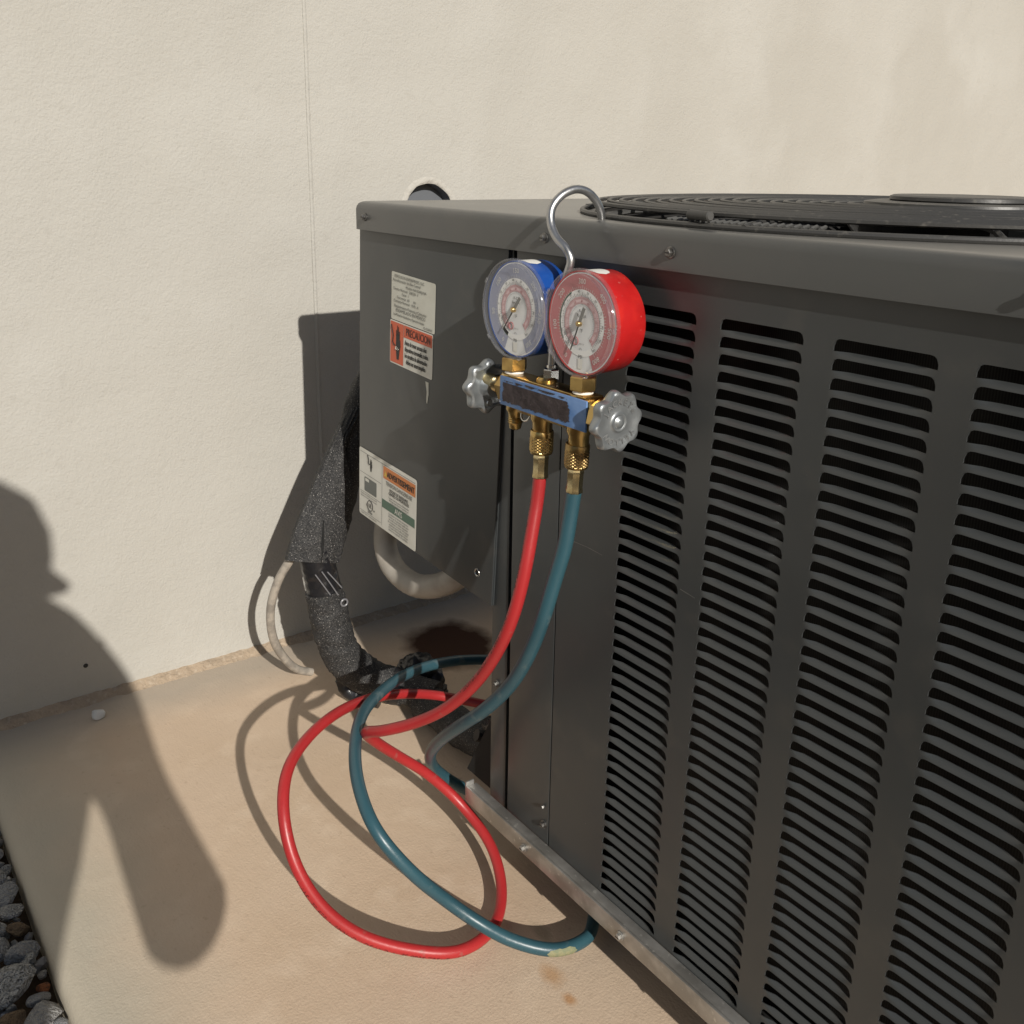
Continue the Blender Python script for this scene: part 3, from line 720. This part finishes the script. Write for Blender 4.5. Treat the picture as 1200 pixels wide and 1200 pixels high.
rough_tube([(-.106, -.012, .222), (-.104, -.012, .200), (-.102, -.009, .180), (-.100, -.006, .160)], [.0215, .0205, .0200, .0205], TAPE, 'tape_wrap', .0009)
rough_tube([(-.101, -.008, .170), (-.100, -.003, .140), (-.099, .001, .110), (-.098, .010, .082), (-.093, .027, .056), (-.083, .048, .040), (-.068, .066, .032), (-.060, .075, .030)], [.0215, .0235, .0235, .0235, .024, .0235, .022, .0215], FOAM, 'foam_elbow', .0018)
rough_tube([(-.069, .065, .0325), (-.062, .073, .031)], .0228, TAPE, 'strap', .0008)
rough_tube([(-.058, .077, .031), (-.040, .088, .028), (-.022, .098, .026)], .0205, FOAM, 'foam_tube')
rough_tube([(-.030, .086, .022), (0, .088, .024), (.05, .085, .028), (.10, .085, .036), (.16, .087, .050), (.235, .09, .070)], .0215, FOAM, 'foam_tube')
rough_tube([(-.090, .088, .036), (-.074, .100, .046), (-.058, .108, .042), (-.048, .112, .026), (-.046, .113, .010)], [.010, .016, .018, .016, .014], TAPE, 'tape_wrap', .0045)
rough_tube([(-.116, .016, .036), (-.108, .024, .020), (-.094, .038, .012), (-.078, .050, .010)], [.007, .010, .011, .008], TAPE, 'tape_wrap', .0012)
mb = MB()
TAPEL = M('tape_crease', (.16, .16, .17), .35, 0, .5)
for (a, b_) in (((-.0835, -.026, .199), (-.0800, -.006, .164)), ((-.0828, -.018, .201), (-.0795, .000, .168)), ((-.0825, -.011, .199), (-.0795, .005, .176))):
    A, B_ = Vector(a), Vector(b_); mb.tube([LSI @ A.lerp(B_, t_)+Vector((.0012*math.sin(3.14*t_), 0, 0)) for t_ in (0, .25, .5, .75, 1)], .0008, TAPEL, 6)
ring = [LSI @ (Vector((-.0765, .006, .158))+Vector((0, .0042*math.cos(a), .0042*math.sin(a)))) for a in [2*math.pi*k/14 for k in range(14)]]
mb.tube(ring, .0012, TAPEL, 6, True)
mb.build('cable_tie', ls)
ls.location = (-.10, 0, 0)

# thin grey cable beside it
mb = MB(); pts = spline([(-.112, -.030, .235), (-.116, -.040, .212), (-.126, -.052, .185), (-.137, -.060, .145), (-.147, -.055, .100), (-.156, -.038, .063), (-.163, -.018, .038), (-.166, .001, .027)], 8)
mb.tube(pts, .0052, CABLE, 12); o = mb.build('cable')
tag(o, 'thin grey cable curving down beside the black foam pipe', 'cable')
# grey conduit under the control box
mb = MB(); pts = spline([(-.016, .075, .36), (-.026, .060, .31), (-.033, .042, .270), (-.029, .036, .240), (-.009, .033, .2225), (.034, .033, .2165), (.078, .035, .2300), (.116, .042, .256), (.140, .060, .30), (.150, .08, .36)], 10)
fr_n = len(pts); mb.tube(pts, [.0128+.00025*(i % 2) for i in range(fr_n)], PVC, 22); o = mb.build('conduit', smooth=60)
tag(o, 'grey plastic conduit looping below the stickered control panel', 'conduit')

# ================================================================== manifold gauge set
mg = empty('manifold_gauge_set', (.352, -.04, .4965))
tag(mg, 'brass manifold with a blue and a red pressure gauge hooked over the lid', 'gauge set')
MI = Matrix.Translation((-.352, .04, -.4965))
BX0, BX1, BZ, BY = .3050, .4040, .4965, -.040
def hexa(mb, T, r_, h0, h1, m, ch=.0007, ang=0): mb.lathe([(r_-ch, h0), (r_, h0+ch), (r_, h1-ch), (r_-ch, h1)], m, 6, T, ang0=ang)
mb = MB()
mb.box((BX0, BY-.0095, BZ-.0105), (BX1, BY+.010, BZ+.0105), BRASS, .0022, MI)
mb.box((BX0+.006, BY-.008, BZ+.0100), (BX1-.006, BY+.008, BZ+.0120), BRASS, .0008, MI)
for x in (.308, .386):                                              # gauge stems on top
    mb.lathe([(.0090, 0), (.0086, .0012), (.0066, .0018), (.0064, .0075)], BRASS, 22, MI @ UP((x, BY, BZ+.0105)))
mb.lathe([(.0075, 0), (.0075, .003), (.006, .0045)], BRASS, 20, MI @ UP((.3430, BY+.003, BZ+.0105)))
for (x, m) in ((.343, BRASS), (.3835, BRASS)):                        # hose ports
    mb.lathe([(.0088, 0), (.0088, .006), (.0074, .009), (.0072, .020)], m, 22, MI @ DOWN((x, BY, BZ-.0095)))
mb.lathe([(.0072, 0), (.0072, .007), (.0056, .0095), (.0052, .013), (.0058, .0136), (.0052, .0144), (.0058, .0152), (.0052, .016), (.0058, .0168), (.0050, .018), (.0044, .0215), (.0028, .0225)], BRASS, 20, MI @ DOWN((.3105, BY, BZ-.0085)))
# web castings under the bar
mb.box((.318, BY-.006, BZ-.0155), (.338, BY+.006, BZ-.0095), BRASSD, .0025, MI)
mb.box((.350, BY-.006, BZ-.0150), (.376, BY+.006, BZ-.0095), BRASSD, .0025, MI)
body = mb.build('manifold_body', mg)
mb = MB(); hexa(mb, MI @ EAST((BX1-.001, BY, BZ)), .0125, 0, .010, BRASS, ang=.3); mb.lathe([(.0085, .010), (.0080, .015), (.0062, .014), (.0060, .0155)], BRASS, 22, MI @ EAST((BX1-.001, BY, BZ))); mb.build('valve_stem', mg)
mb = MB(); hexa(mb, MI @ WEST((BX0+.001, BY, BZ)), .0118, 0, .008, BRASS, ang=.2); mb.lathe([(.0105, .008), (.0080, .012), (.0062, .014)], BRASS, 22, MI @ WEST((BX0+.001, BY, BZ)))
mb.lathe([(.0062, .014), (.0070, .0146), (.0060, .0154), (.0070, .0162), (.0060, .0170), (.0070, .0178), (.0060, .0186), (.0068, .0194), (.0060, .022), (.0060, .032)], PALEB, 20, MI @ WEST((BX0+.001, BY, BZ))); mb.build('valve_stem', mg)
# split ring under the bar
mb = MB(); mb.tube([(.3285+.0052*math.cos(a), BY-.004+.002*math.sin(a), BZ-.0145+.0052*math.sin(a)) for a in [2*math.pi*k/20 for k in range(20)]], .0006, CHROME, 6, True, T=MI); mb.build('split_ring', mg)
# blue plate with a torn sticker
mb = MB(); mb.box((BX0+.0004, BY-.0112, BZ-.0108), (BX1-.0014, BY-.0096, BZ+.0108), BLUEP, .0005, MI); plate = mb.build('plate', mg); plate['label'] = 'blue plate, paint chipped'
mb = MB(); P_ = []
for k in range(360):
    t_ = k/360*4; sgn = int(t_); f_ = t_-sgn
    x, z = ((-.0405+.075*f_, -.0078), (.0345, -.0078+.0160*f_), (.0345-.075*f_, .0082), (-.0405, .0082-.0160*f_))[sgn]
    e = Vector((x*160, z*160, 2)); P_.append((.3505+x+.0020*noise.noise(e)+.0016*noise.noise(e*3.3)+.0008*noise.noise(e*9), BY-.01155, BZ+z+.0016*noise.noise(e+Vector((9, 0, 0)))+.0012*noise.noise(e*3.1)+.0007*noise.noise(e*8)))
t = bmesh.new(); vv = [t.verts.new(q) for q in P_]; ee = [t.edges.new((vv[i], vv[(i+1) % 360])) for i in range(360)]; bmesh.ops.triangle_fill(t, edges=ee, use_beauty=True, normal=(0, -1, 0)); mb.add(t, ADH, MI)
mb.build('torn_sticker', plate, smooth=0)
# hook
mb = MB()
hk = spline([(.3430, -.0335, .5105), (.3440, -.0325, .540), (.3485, -.0310, .566), (.3525, -.0300, .5825), (.3550, -.0285, .5945), (.3510, -.0295, .6020), (.3420, -.0310, .6090), (.3350, -.0305, .6175), (.3320, -.0280, .6280), (.3330, -.0205, .6368), (.3345, -.0090, .6412), (.3355, .0010, .6395), (.3355, .0100, .6330), (.3350, .0150, .6260), (.3345, .0168, .6206)], 8)
mb.tube(hk, .0030, HOOKM, 12, T=MI); mb.lathe([(.0042, -.002), (.0042, .0)], CHROME, 12, MI @ UP((.3433, BY+.007, .520))); hook = mb.build('hook', mg, smooth=60)
mb = MB(); hexa(mb, MI @ UP((.3430, BY+.0065, .5095)), .0062, 0, .0075, CHROME, ang=.4); mb.build('hook_nut', mg)

# gauges
def pol(r_, deg): a = R(deg); return (r_*math.sin(a), r_*math.cos(a))       # clockwise from twelve
def ringsec(mb, r0, r1, z, m, T, a0=0, a1=360, n=72):
    k = max(2, int(n*(a1-a0)/360)); vs = []; 
    for i in range(k+1):
        d = a0+(a1-a0)*i/k; vs += [(*pol(r0, d), z), (*pol(r1, d), z)]
    mb.poly(vs, [(2*i, 2*i+2, 2*i+3, 2*i+1) for i in range(k)], m, T)
def gauge(x, name, case_m, zone_m, needle_deg, nums, label, low):
    g = empty('gauge', (0, 0, 0)); g.parent = mg; g['label'] = label
    T = MI @ FRONT((x, -.0415, .556))        # local z: 0 at the dial
    mb = MB(); mb.lathe([(.0005, -.0285), (.027, -.0285), (.0325, -.0275), (.0345, -.0245), (.0350, -.008), (.0350, .0002), (.0340, .0002), (.0338, -.0012)], case_m, 64, T, cap=False); c = mb.build('case', g, smooth=40)
    # worn white patch on top of the case
    mb = MB(); vs = []; na, nb = 10, 6
    for i in range(na+1):
        for j in range(nb+1):
            u_ = -1+2*i/na; v_ = -1+2*j/nb; s_ = math.sqrt(max(0, 1-abs(u_)**3)); a = R(4)+u_*.26; vs.append((.03515*math.sin(a), .03515*math.cos(a), -.0095+v_*.0068*s_))
    mb.poly(vs, [(i*(nb+1)+j, (i+1)*(nb+1)+j, (i+1)*(nb+1)+j+1, i*(nb+1)+j+1) for i in range(na) for j in range(nb)], WHITE, T); mb.build('case_sticker', g)
    mb = MB()
    ringsec(mb, .0001, .0338, 0, DIALG, T)
    ringsec(mb, .0226, .0330, .0002, zone_m, T, 203, 517)
    ringsec(mb, .0186, .0226, .0003, DIALW, T)
    ringsec(mb, .0130, .0178, .0002, DIALP, T, 205, 500)
    ringsec(mb, .0197, .0228, .0003, DIALGR, T, 205, 222) if low else ringsec(mb, .0218, .0230, .0003, DIALGR, T, 235, 330)
    for (r0, r1, m, cnt, a0, a1, w_) in ((.0228, .0244, WHITE, 61, 215, 505, .7), (.0188, .0199, INK, 61, 215, 505, .8), (.0160, .0178, INKR, 71, 215, 500, 1.0), (.0131, .0143, INKR, 61, 215, 500, 1.1), (.0112, .0122, INK, 41, 220, 500, 1.0)):
        for k in range(cnt):
            d = a0+(a1-a0)*k/(cnt-1); rr = r1 if k % 5 else r1+.0009; ringsec(mb, r0, rr, .0004, m, T, d-w_*.5, d+w_*.5, 1000)
    for (rad, m, sz, lst, a0, a1) in ((.0280, WHITE, .0050, nums, 212, 505), (.0212, INK, .0023, ['-40', '-20', '0', '20', '30', '40', '50', '60', '70', '80', '90', '100'], 225, 500), (.0150, INKR, .0021, ['-40', '-20', '0', '10', '20', '30', '40', '50', '60', '70', '80'], 222, 495)):
        for i, s_ in enumerate(lst):
            d = a0+(a1-a0)*i/max(1, len(lst)-1); px, py = pol(rad, d); L = Matrix.Translation((px, py, .0005)) @ Matrix.Rotation(-R(d), 4, 'Z') @ Matrix.Translation((0, -sz*.35, 0)); mb.text(s_, sz, m, T @ L, 'CENTER')
    for (s_, y, sz, m) in (('R-22', .0072, .0030, INK), ('R-410A', .0040, .0030, INK), ('°F', -.0062, .0036, INK), ('PSI', -.0238, .0034, INK), ('CLASS 1.0', -.0145, .0016, INKG), ('kPa', -.0180, .0022, INKG)):
        mb.text(s_, sz, m, T @ Matrix.Translation((0, y, .0005)), 'CENTER')
    mb.tube([(-.0052+.0026*math.cos(a), -.0125+.0026*math.sin(a), .0006) for a in [2*math.pi*k/18 for k in range(18)]], .0003, INKR, 4, True, T=T)
    mb.poly([(-.0022, -.0310, .0004), (.0022, -.0310, .0004), (.0026, -.0240, .0004), (-.0026, -.0240, .0004)], [(0, 1, 2, 3)], WHITE, T)
    mb.build('dial', g, smooth=0)
    mb = MB(); N_ = T @ Matrix.Rotation(-R(needle_deg), 4, 'Z')
    mb.box((-.0005, 0, .0022), (.0005, .0205, .0026), INK, 0, N_); mb.box((-.0014, -.0120, .0022), (.0014, 0, .0026), INKG, .0001, N_); mb.build('needle', g, smooth=0)
    mb = MB(); mb.lathe([(.0021, .0016), (.0021, .0034), (.0017, .0042), (.0006, .0045)], BRASS, 18, T); mb.build('needle_hub', g)
    mb = MB(); mb.lathe([(.0351, -.0022), (.0362, -.0016), (.0367, .0000), (.0367, .0032), (.0362, .0046), (.0354, .0052), (.0344, .0050), (.0338, .0040), (.0331, .0052)], RIM, 72, T, cap=False)
    for a in (15, 90, 163, 230, 300): mb.box((-.002, .0355, .0036), (.002, .0370, .0052), RIM, .0004, T @ Matrix.Rotation(-R(a), 4, 'Z'))
    mb.build('bezel', g, smooth=50)
    mb = MB(); mb.lathe([(.0336, .0042), (.0330, .0052), (.0315, .0056), (.020, .0060), (.0005, .0062)], LENS, 72, T, cap=False); mb.build('lens', g, smooth=60)
    return g
gauge(.3110, 'low', BLUEC, DIALB, 218, ['0', '50', '100', '150', '200', '250', '350'], 'blue cased low pressure gauge', True)
gauge(.3840, 'high', REDC, DIALR, 203, ['0', '100', '200', '300', '400', '500', '800'], 'red cased high pressure gauge', False)
for x in (.308, .386):
    mb = MB(); q = Matrix.Rotation(0, 4, 'Z'); hexa(mb, MI @ UP((x, BY, BZ+.0142)), .0098, 0, .0098, BRASS, ang=.25); mb.build('gauge_nut', mg)
    mb = MB(); mb.lathe([(.0068, 0), (.0073, .0012), (.0066, .0024), (.0070, .0036)], TEFLON, 18, MI @ UP((x, BY, BZ+.0110))); mb.build('seal_tape', mg)

# star knobs
def knob(T, name_label, text=True):
    def lobes(a, r_, h):
        w_ = min(1, r_/.0215)**3; c = math.cos(8*a); return 1-.165*w_*(.5-.5*c)**1.0
    mb = MB()
    prof = [(.0005, .0046), (.0022, .0046), (.0030, .0040), (.0044, .0030), (.0052, .0034), (.0060, .0034), (.0066, .0022), (.0080, .0018), (.0150, .0022), (.0180, .0030), (.0200, .0030), (.0212, .0018), (.0218, -.0006), (.0214, -.0032), (.0200, -.0046), (.0170, -.0050), (.0150, -.0032), (.0085, -.0030), (.0070, -.0060), (.0066, -.0110), (.0005, -.0110)]
    mb.lathe(prof, ZINC, 128, T, fn=lobes, cap=True)
    if text:
        for word, mid in (('JACKET®', 8), ('YELLOW', 186)):
            n_ = len(word)
            for i, ch in enumerate(word):
                d = mid+(i-(n_-1)/2)*20.5; px, py = pol(.0118, d); vs, fs = text_mesh(ch, 'CENTER'); sz = .0060 if ch != '®' else .0034
                L = T @ Matrix.Translation((px, py, .0020)) @ Matrix.Rotation(-R(d), 4, 'Z')
                top = [(v[0]*sz*1.1, v[1]*sz, .0010) for v in vs]; mb.poly(top, fs, CHROMEK, L); bot = [(v[0]*sz*1.05, v[1]*sz*1.03, .0003) for v in vs]; mb.poly(bot, fs, CHROMEK, L)
    return mb.build('knob', mg, smooth=50)
CHROMEK = M('raised_letters', (.66, .67, .67), .3, .85)
k1 = knob(MI @ EAST((.4205, BY, BZ-.0005)) @ Matrix.Rotation(R(8), 4, 'Z'), 'right'); k1['label'] = 'grey star knob showing raised lettering on its face'
k2 = knob(MI @ WEST((.2720, BY, BZ-.005)) @ Matrix.Rotation(R(3), 4, 'Z'), 'left', False); k2['label'] = 'grey star knob seen from its back'
mb = MB(); mb.lathe([(.0001, .0012), (.0026, .0012), (.0030, 0)], CHROME, 14, MI @ EAST((.2752, BY+.001, BZ-.018))); mb.build('set_screw', k2)

# ================================================================== hoses
def knurl(mb, T, r_, h0, h1, m):
    n, k = 108, 30; vs = []
    for j in range(k+1):
        h = h0+(h1-h0)*j/k
        for i in range(n):
            u_ = ((i+j) % 6)/6; w_ = ((i-j) % 6)/6; g = min(min(u_, 1-u_), min(w_, 1-w_)); q = r_-.0005+.0016*g if 0 < j < k else r_-.0002
            a = 2*math.pi*i/n; vs.append((q*math.cos(a), q*math.sin(a), h))
    mb.poly(vs, [(j*n+i, j*n+(i+1) % n, (j+1)*n+(i+1) % n, (j+1)*n+i) for j in range(k) for i in range(n)], m, T)
def fitting(root, T, m1, m2):
    """T: local z runs down the hose from the port end"""
    mb = MB(); mb.lathe([(.0068, -.004), (.0066, .0065)], m1, 24, T); mb.lathe([(.0060, .0062), (.0082, .0066), (.0087, .0078), (.0087, .0110), (.0080, .0114)], m1, 28, T, cap=False); knurl(mb, T, .0086, .0112, .0225, m1); mb.lathe([(.0086, .0225), (.0082, .0240), (.0050, .0252)], m1, 28, T, cap=False); mb.build('coupling_nut', root, smooth=25)
    mb = MB(); mb.lathe([(.0056, .0248), (.0060, .0260), (.0062, .0272), (.0059, .0285), (.0059, .0390), (.0063, .0405), (.0064, .0425), (.0055, .0432)], m2, 8, T, ang0=.2); mb.build('ferrule', root, smooth=25)
RED = [(.3418, -.0400, .4370), (.3424, -.0430, .4161), (.3444, -.0480, .3976), (.3465, -.0560, .3661), (.3418, -.0620, .3311), (.3280, -.0650, .2974), (.2966, -.0660, .2520), (.2639, -.0748, .2150), (.2321, -.0893, .1900), (.2078, -.1050, .1765), (.1864, -.1080, .1650), (.1790, -.0930, .1450), (.1776, -.0670, .1180), (.1790, -.0391, .0900), (.1977, -.0120, .0550), (.2382, -.0055, .0320), (.2752, -.0192, .0160), (.3028, -.0467, .0095), (.3137, -.0903, .0140), (.2971, -.1306, .0250), (.2767, -.1670, .0450), (.2594, -.1919, .0750), (.2411, -.2042, .1100), (.2201, -.2027, .1420), (.1938, -.1872, .1600), (.1645, -.1544, .1650), (.1350, -.1059, .1610), (.1041, -.0433, .1400), (.0920, .0166, .1150), (.1050, .0507, .1030), (.135, .080, .098)]
TEAL = [(.3805, -.0400, .4360), (.3800, -.0420, .4205), (.3796, -.0460, .3955), (.3742, -.0500, .3680), (.3673, -.0530, .3389), (.3544, -.0540, .3057), (.3277, -.0520, .2627), (.2993, -.0560, .2277), (.2648, -.0580, .1946), (.2213, -.0520, .1540), (.1857, -.0400, .1146), (.1575, -.0150, .0720), (.1567, .0148, .0400), (.185, .045, .020), (.25, .072, .0085), (.32, .052, .0080), (.3570, .0200, .0120), (.3665, .0025, .0150), (.3641, -.0289, .0200), (.3431, -.0583, .0300), (.3205, -.0776, .0420), (.3016, -.0995, .0640), (.2935, -.1274, .1000), (.2709, -.1456, .1330), (.2317, -.1399, .1500), (.1910, -.1213, .1580), (.1521, -.0936, .1600), (.1197, -.0565, .1550), (.0871, -.0031, .1450), (.0700, .0632, .1300), (.0850, .1222, .1180), (.12, .15, .115)]
def hose(name, pts, rad, m, label, port, m1, m2, worn=None, text=None):
    root = empty(name, pts[0]); tag(root, label, 'hose')
    I = Matrix.Translation(-Vector(pts[0]))
    path = smooth_path(spline(pts, 14), 14)
    mb = MB(); mb.tube([I @ q for q in path], rad, m, 20)
    if worn:
        a, b_ = worn; seg = path[a:b_]; fr_ = frames(seg); vs = []; nn_ = 9
        for i_, (q, (t_, _a, _b)) in enumerate(zip(seg, fr_)):
            d0 = Vector((.35, -.72, .10)); d0 = (d0-t_*d0.dot(t_)).normalized(); d1 = t_.cross(d0); tp = math.sin(math.pi*i_/(len(seg)-1))**.35
            for k in range(nn_):
                an = (-1+2*k/(nn_-1))*.85*tp*(1+.3*noise.noise(Vector((i_*.9, k*.7, 2)))); vs.append(I @ (q+(d0*math.cos(an)+d1*math.sin(an))*rad*1.015))
        mb.poly(vs, [(i_*nn_+k, i_*nn_+k+1, (i_+1)*nn_+k+1, (i_+1)*nn_+k) for i_ in range(len(seg)-1) for k in range(nn_-1)], HWORN)
    mb.build('tube', root, smooth=60)
    if text:
        # printed line that follows the hose
        fr = frames(path); L = [0]
        for i in range(1, len(path)): L.append(L[-1]+(path[i]-path[i-1]).length)
        def at(s_):
            i = max(1, min(len(L)-1, next((k for k, v in enumerate(L) if v > s_), len(L)-1))); f_ = (s_-L[i-1])/(L[i]-L[i-1]+1e-9)
            q = path[i-1].lerp(path[i], f_); t_ = (path[i]-path[i-1]).normalized(); return q, t_
        tb = MB(); tb.recalc = False
        for (txt, s0, size, side) in text:
            vs, fs = text_mesh(txt, 'LEFT'); out = []
            for (u_, v_) in vs:
                q, t_ = at(s0+u_*size); d = (Vector(side)-t_*Vector(side).dot(t_)).normalized(); bn = t_.cross(d)
                an = (v_-.35)*size/rad; out.append(I @ (q+(d*math.cos(an)+bn*math.sin(an))*(rad*1.012)))
            tb.poly(out, fs, PRINT)
        tb.build('printing', root, smooth=0)
    T = port; fitting(root, I @ T, m1, m2)
    return root
PRINT = M('hose_print', (.045, .006, .006), .6)
def portT(a, b_):
    a, b_ = Vector(a), Vector(b_); z = (b_-a).normalized(); x = Vector((1, 0, 0)); x = (x-z*x.dot(z)).normalized(); return axisT(a, x, z.cross(x), z)
txt1 = 'MAX. WORK. PRESS. 500 PSI  -  MIN. BURST 2500 PSI  •  CHARGING HOSE  •  '
hose('red_hose', RED, .0050, HRED, 'red charging hose looping from the gauge manifold onto the slab', portT((.3430, -.0400, .4790), (.3418, -.0400, .4370)), BRASS, PALEB, None,
     [(txt1, .012, .0062, (-.55, -.75, -.1)), (txt1+'SERIES 134A  •  ', .585, .0064, (.55, -.70, -.42))])
hose('teal_hose', TEAL, .0056, HTEAL, 'dark teal charging hose looping from the manifold under the unit', portT((.3832, -.0400, .4785), (.3805, -.0400, .4360)), BRASSD, PALEB, (244, 256))

# ================================================================== photographer (outside the frame, casts the shadow)
def make_person():
    person = empty('person', (1.15, -.72, 0))
    tag(person, 'person in cap and work clothes crouching beside the slab holding up a phone', 'person')
    off = Vector((-1.15, .72, 0))
    V = []; E = []; Rr = []
    def v(p_, r_): V.append(Vector(p_)+off); Rr.append(r_); return len(V)-1
    def chain(i0, lst):
        for p_, r_ in lst: k = v(p_, r_); E.append((i0, k)); i0 = k
        return i0
    pel = v((1.25, -.795, .27), .11); belly = chain(pel, [((1.22, -.775, .38), .115)]); chest = chain(belly, [((1.17, -.74, .55), .115), ((1.13, -.705, .68), .10)])
    neck = chain(chest, [((1.11, -.695, .765), .045), ((1.10, -.692, .81), .047)])
    head = chain(neck, [((1.090, -.678, .848), .094), ((1.09, -.688, .91), .084), ((1.092, -.690, .965), .072)])
    fwd = Vector((-.42, .9, 0)).normalized()
    # camera arm: shoulder, elbow, wrist
    sh = chain(chest, [((1.085, -.606, .792), .082)]); el = chain(sh, [((1.055, -.566, .705), .066), ((1.02, -.510, .575), .036), ((.968, -.455, .418), .043)]); wr = chain(el, [((.938, -.488, .515), .034), ((.912, -.507, .590), .031), ((.905, -.519, .650), .029)])
    pal = chain(wr, [((.901, -.526, .675), .027)])
    for k, (dx, dy) in enumerate(((.0, .012), (.004, .004), (.006, -.005), (.008, -.013))):
        chain(pal, [((.897+dx, -.527+dy, .700), .0085), ((.893+dx, -.530+dy, .712-.004*k), .0075), ((.892+dx, -.534+dy, .716-.005*k), .0065)])
    chain(wr, [((.902, -.512, .668), .010), ((.897, -.504, .682), .009), ((.895, -.502, .690), .008)])
    # other arm rests on the knee
    s2 = chain(chest, [((1.19, -.82, .70), .062)]); e2 = chain(s2, [((1.16, -.90, .56), .048), ((1.10, -.92, .47), .043)]); w2 = chain(e2, [((1.06, -.87, .48), .032), ((1.03, -.83, .475), .024)]); p2 = chain(w2, [((1.015, -.81, .470), .024)])
    for k in range(4): chain(p2, [((1.000-.002*k, -.795-.010*k, .466), .0085), ((.985-.001*k, -.782-.011*k, .455), .0075), ((.980, -.778-.011*k, .444), .0065)])
    chain(w2, [((1.018, -.806, .488), .010), ((1.005, -.796, .494), .009)])
    # legs
    h1 = chain(pel, [((1.19, -.745, .28), .085)]); k1_ = chain(h1, [((1.09, -.71, .40), .066), ((1.00, -.654, .500), .050)]); a1 = chain(k1_, [((1.06, -.735, .30), .050), ((1.12, -.76, .09), .036), ((1.125, -.76, .03), .036)]); chain(a1, [((1.07, -.745, .010), .036), ((1.01, -.730, .000), .028)])
    h2 = chain(pel, [((1.22, -.865, .27), .085)]); k2_ = chain(h2, [((1.13, -.875, .34), .066), ((1.05, -.870, .41), .056)]); a2 = chain(k2_, [((1.10, -.88, .24), .050), ((1.15, -.89, .09), .036), ((1.155, -.89, .03), .036)]); chain(a2, [((1.10, -.885, .010), .036), ((1.04, -.88, .000), .028)])
    me = bpy.data.meshes.new('body'); me.from_pydata(V, E, []); o = bpy.data.objects.new('body', me); col.objects.link(o)
    sk = o.modifiers.new('skin', 'SKIN'); sk.use_smooth_shade = True
    for i, d in enumerate(me.skin_vertices[0].data): d.radius = (Rr[i], Rr[i]); d.use_root = (i == 0)
    ss = o.modifiers.new('sub', 'SUBSURF'); ss.levels = 2; ss.render_levels = 2
    dg = bpy.context.evaluated_depsgraph_get(); em = bpy.data.meshes.new_from_object(o.evaluated_get(dg)); bpy.data.objects.remove(o)
    em.name = 'body'; em.materials.clear()
    for m in (SHIRT, TROUS, SKIN, BOOT): em.materials.append(m)
    for f in em.polygons:
        c = f.center-off; i = 0
        if c.z > .775 or (c.x < .925 and c.z > .58) or (c.x < 1.05 and c.y < -.76 and c.z > .44 and c.x < 1.045): i = 2
        elif c.z < .06: i = 3
        elif c.z < .33 or (c.y > -.72 and c.x > .99 and c.z < .47 and c.x < 1.2) or (c.x < 1.10 and c.z < .44): i = 1
        f.material_index = i
    link('body', em, person)
    # cap with a brim
    mb = MB(); zc = Vector((1.091, -.689, .925))+off; side = Vector((fwd.y, -fwd.x, 0))
    T = axisT(zc, side, fwd, (0, 0, 1)) @ Matrix.Rotation(R(-14), 4, 'X')
    mb.lathe([(.094, 0), (.095, .02), (.090, .05), (.073, .08), (.045, .095), (.003, .099)], CAPM, 28, T)
    n = 14; vs = []
    for i in range(n+1):
        a = R(-62+124*i/n); vs += [(.092*math.sin(a), .092*math.cos(a), .004), (.092*math.sin(a)*.95, .092*math.cos(a)+.048*math.cos(a*1.35), -.026*math.cos(a)-.004)]
    vs += [(x, y, z-.004) for x, y, z in vs]; k = 2*(n+1)
    mb.poly(vs, [(2*i, 2*i+2, 2*i+3, 2*i+1) for i in range(n)]+[(k+2*i, k+2*i+1, k+2*i+3, k+2*i+2) for i in range(n)]+[(2*i+1, 2*i+3, k+2*i+3, k+2*i+1) for i in range(n)], CAPM, T)
    mb.build('cap', person, smooth=50)
    mb = MB(); mb.box((.8860, -.6200, .628), (.8930, -.4950, .690), PHM, .002); o = mb.build('phone')
    tag(o, 'black phone held sideways by the crouching person', 'phone')
make_person()
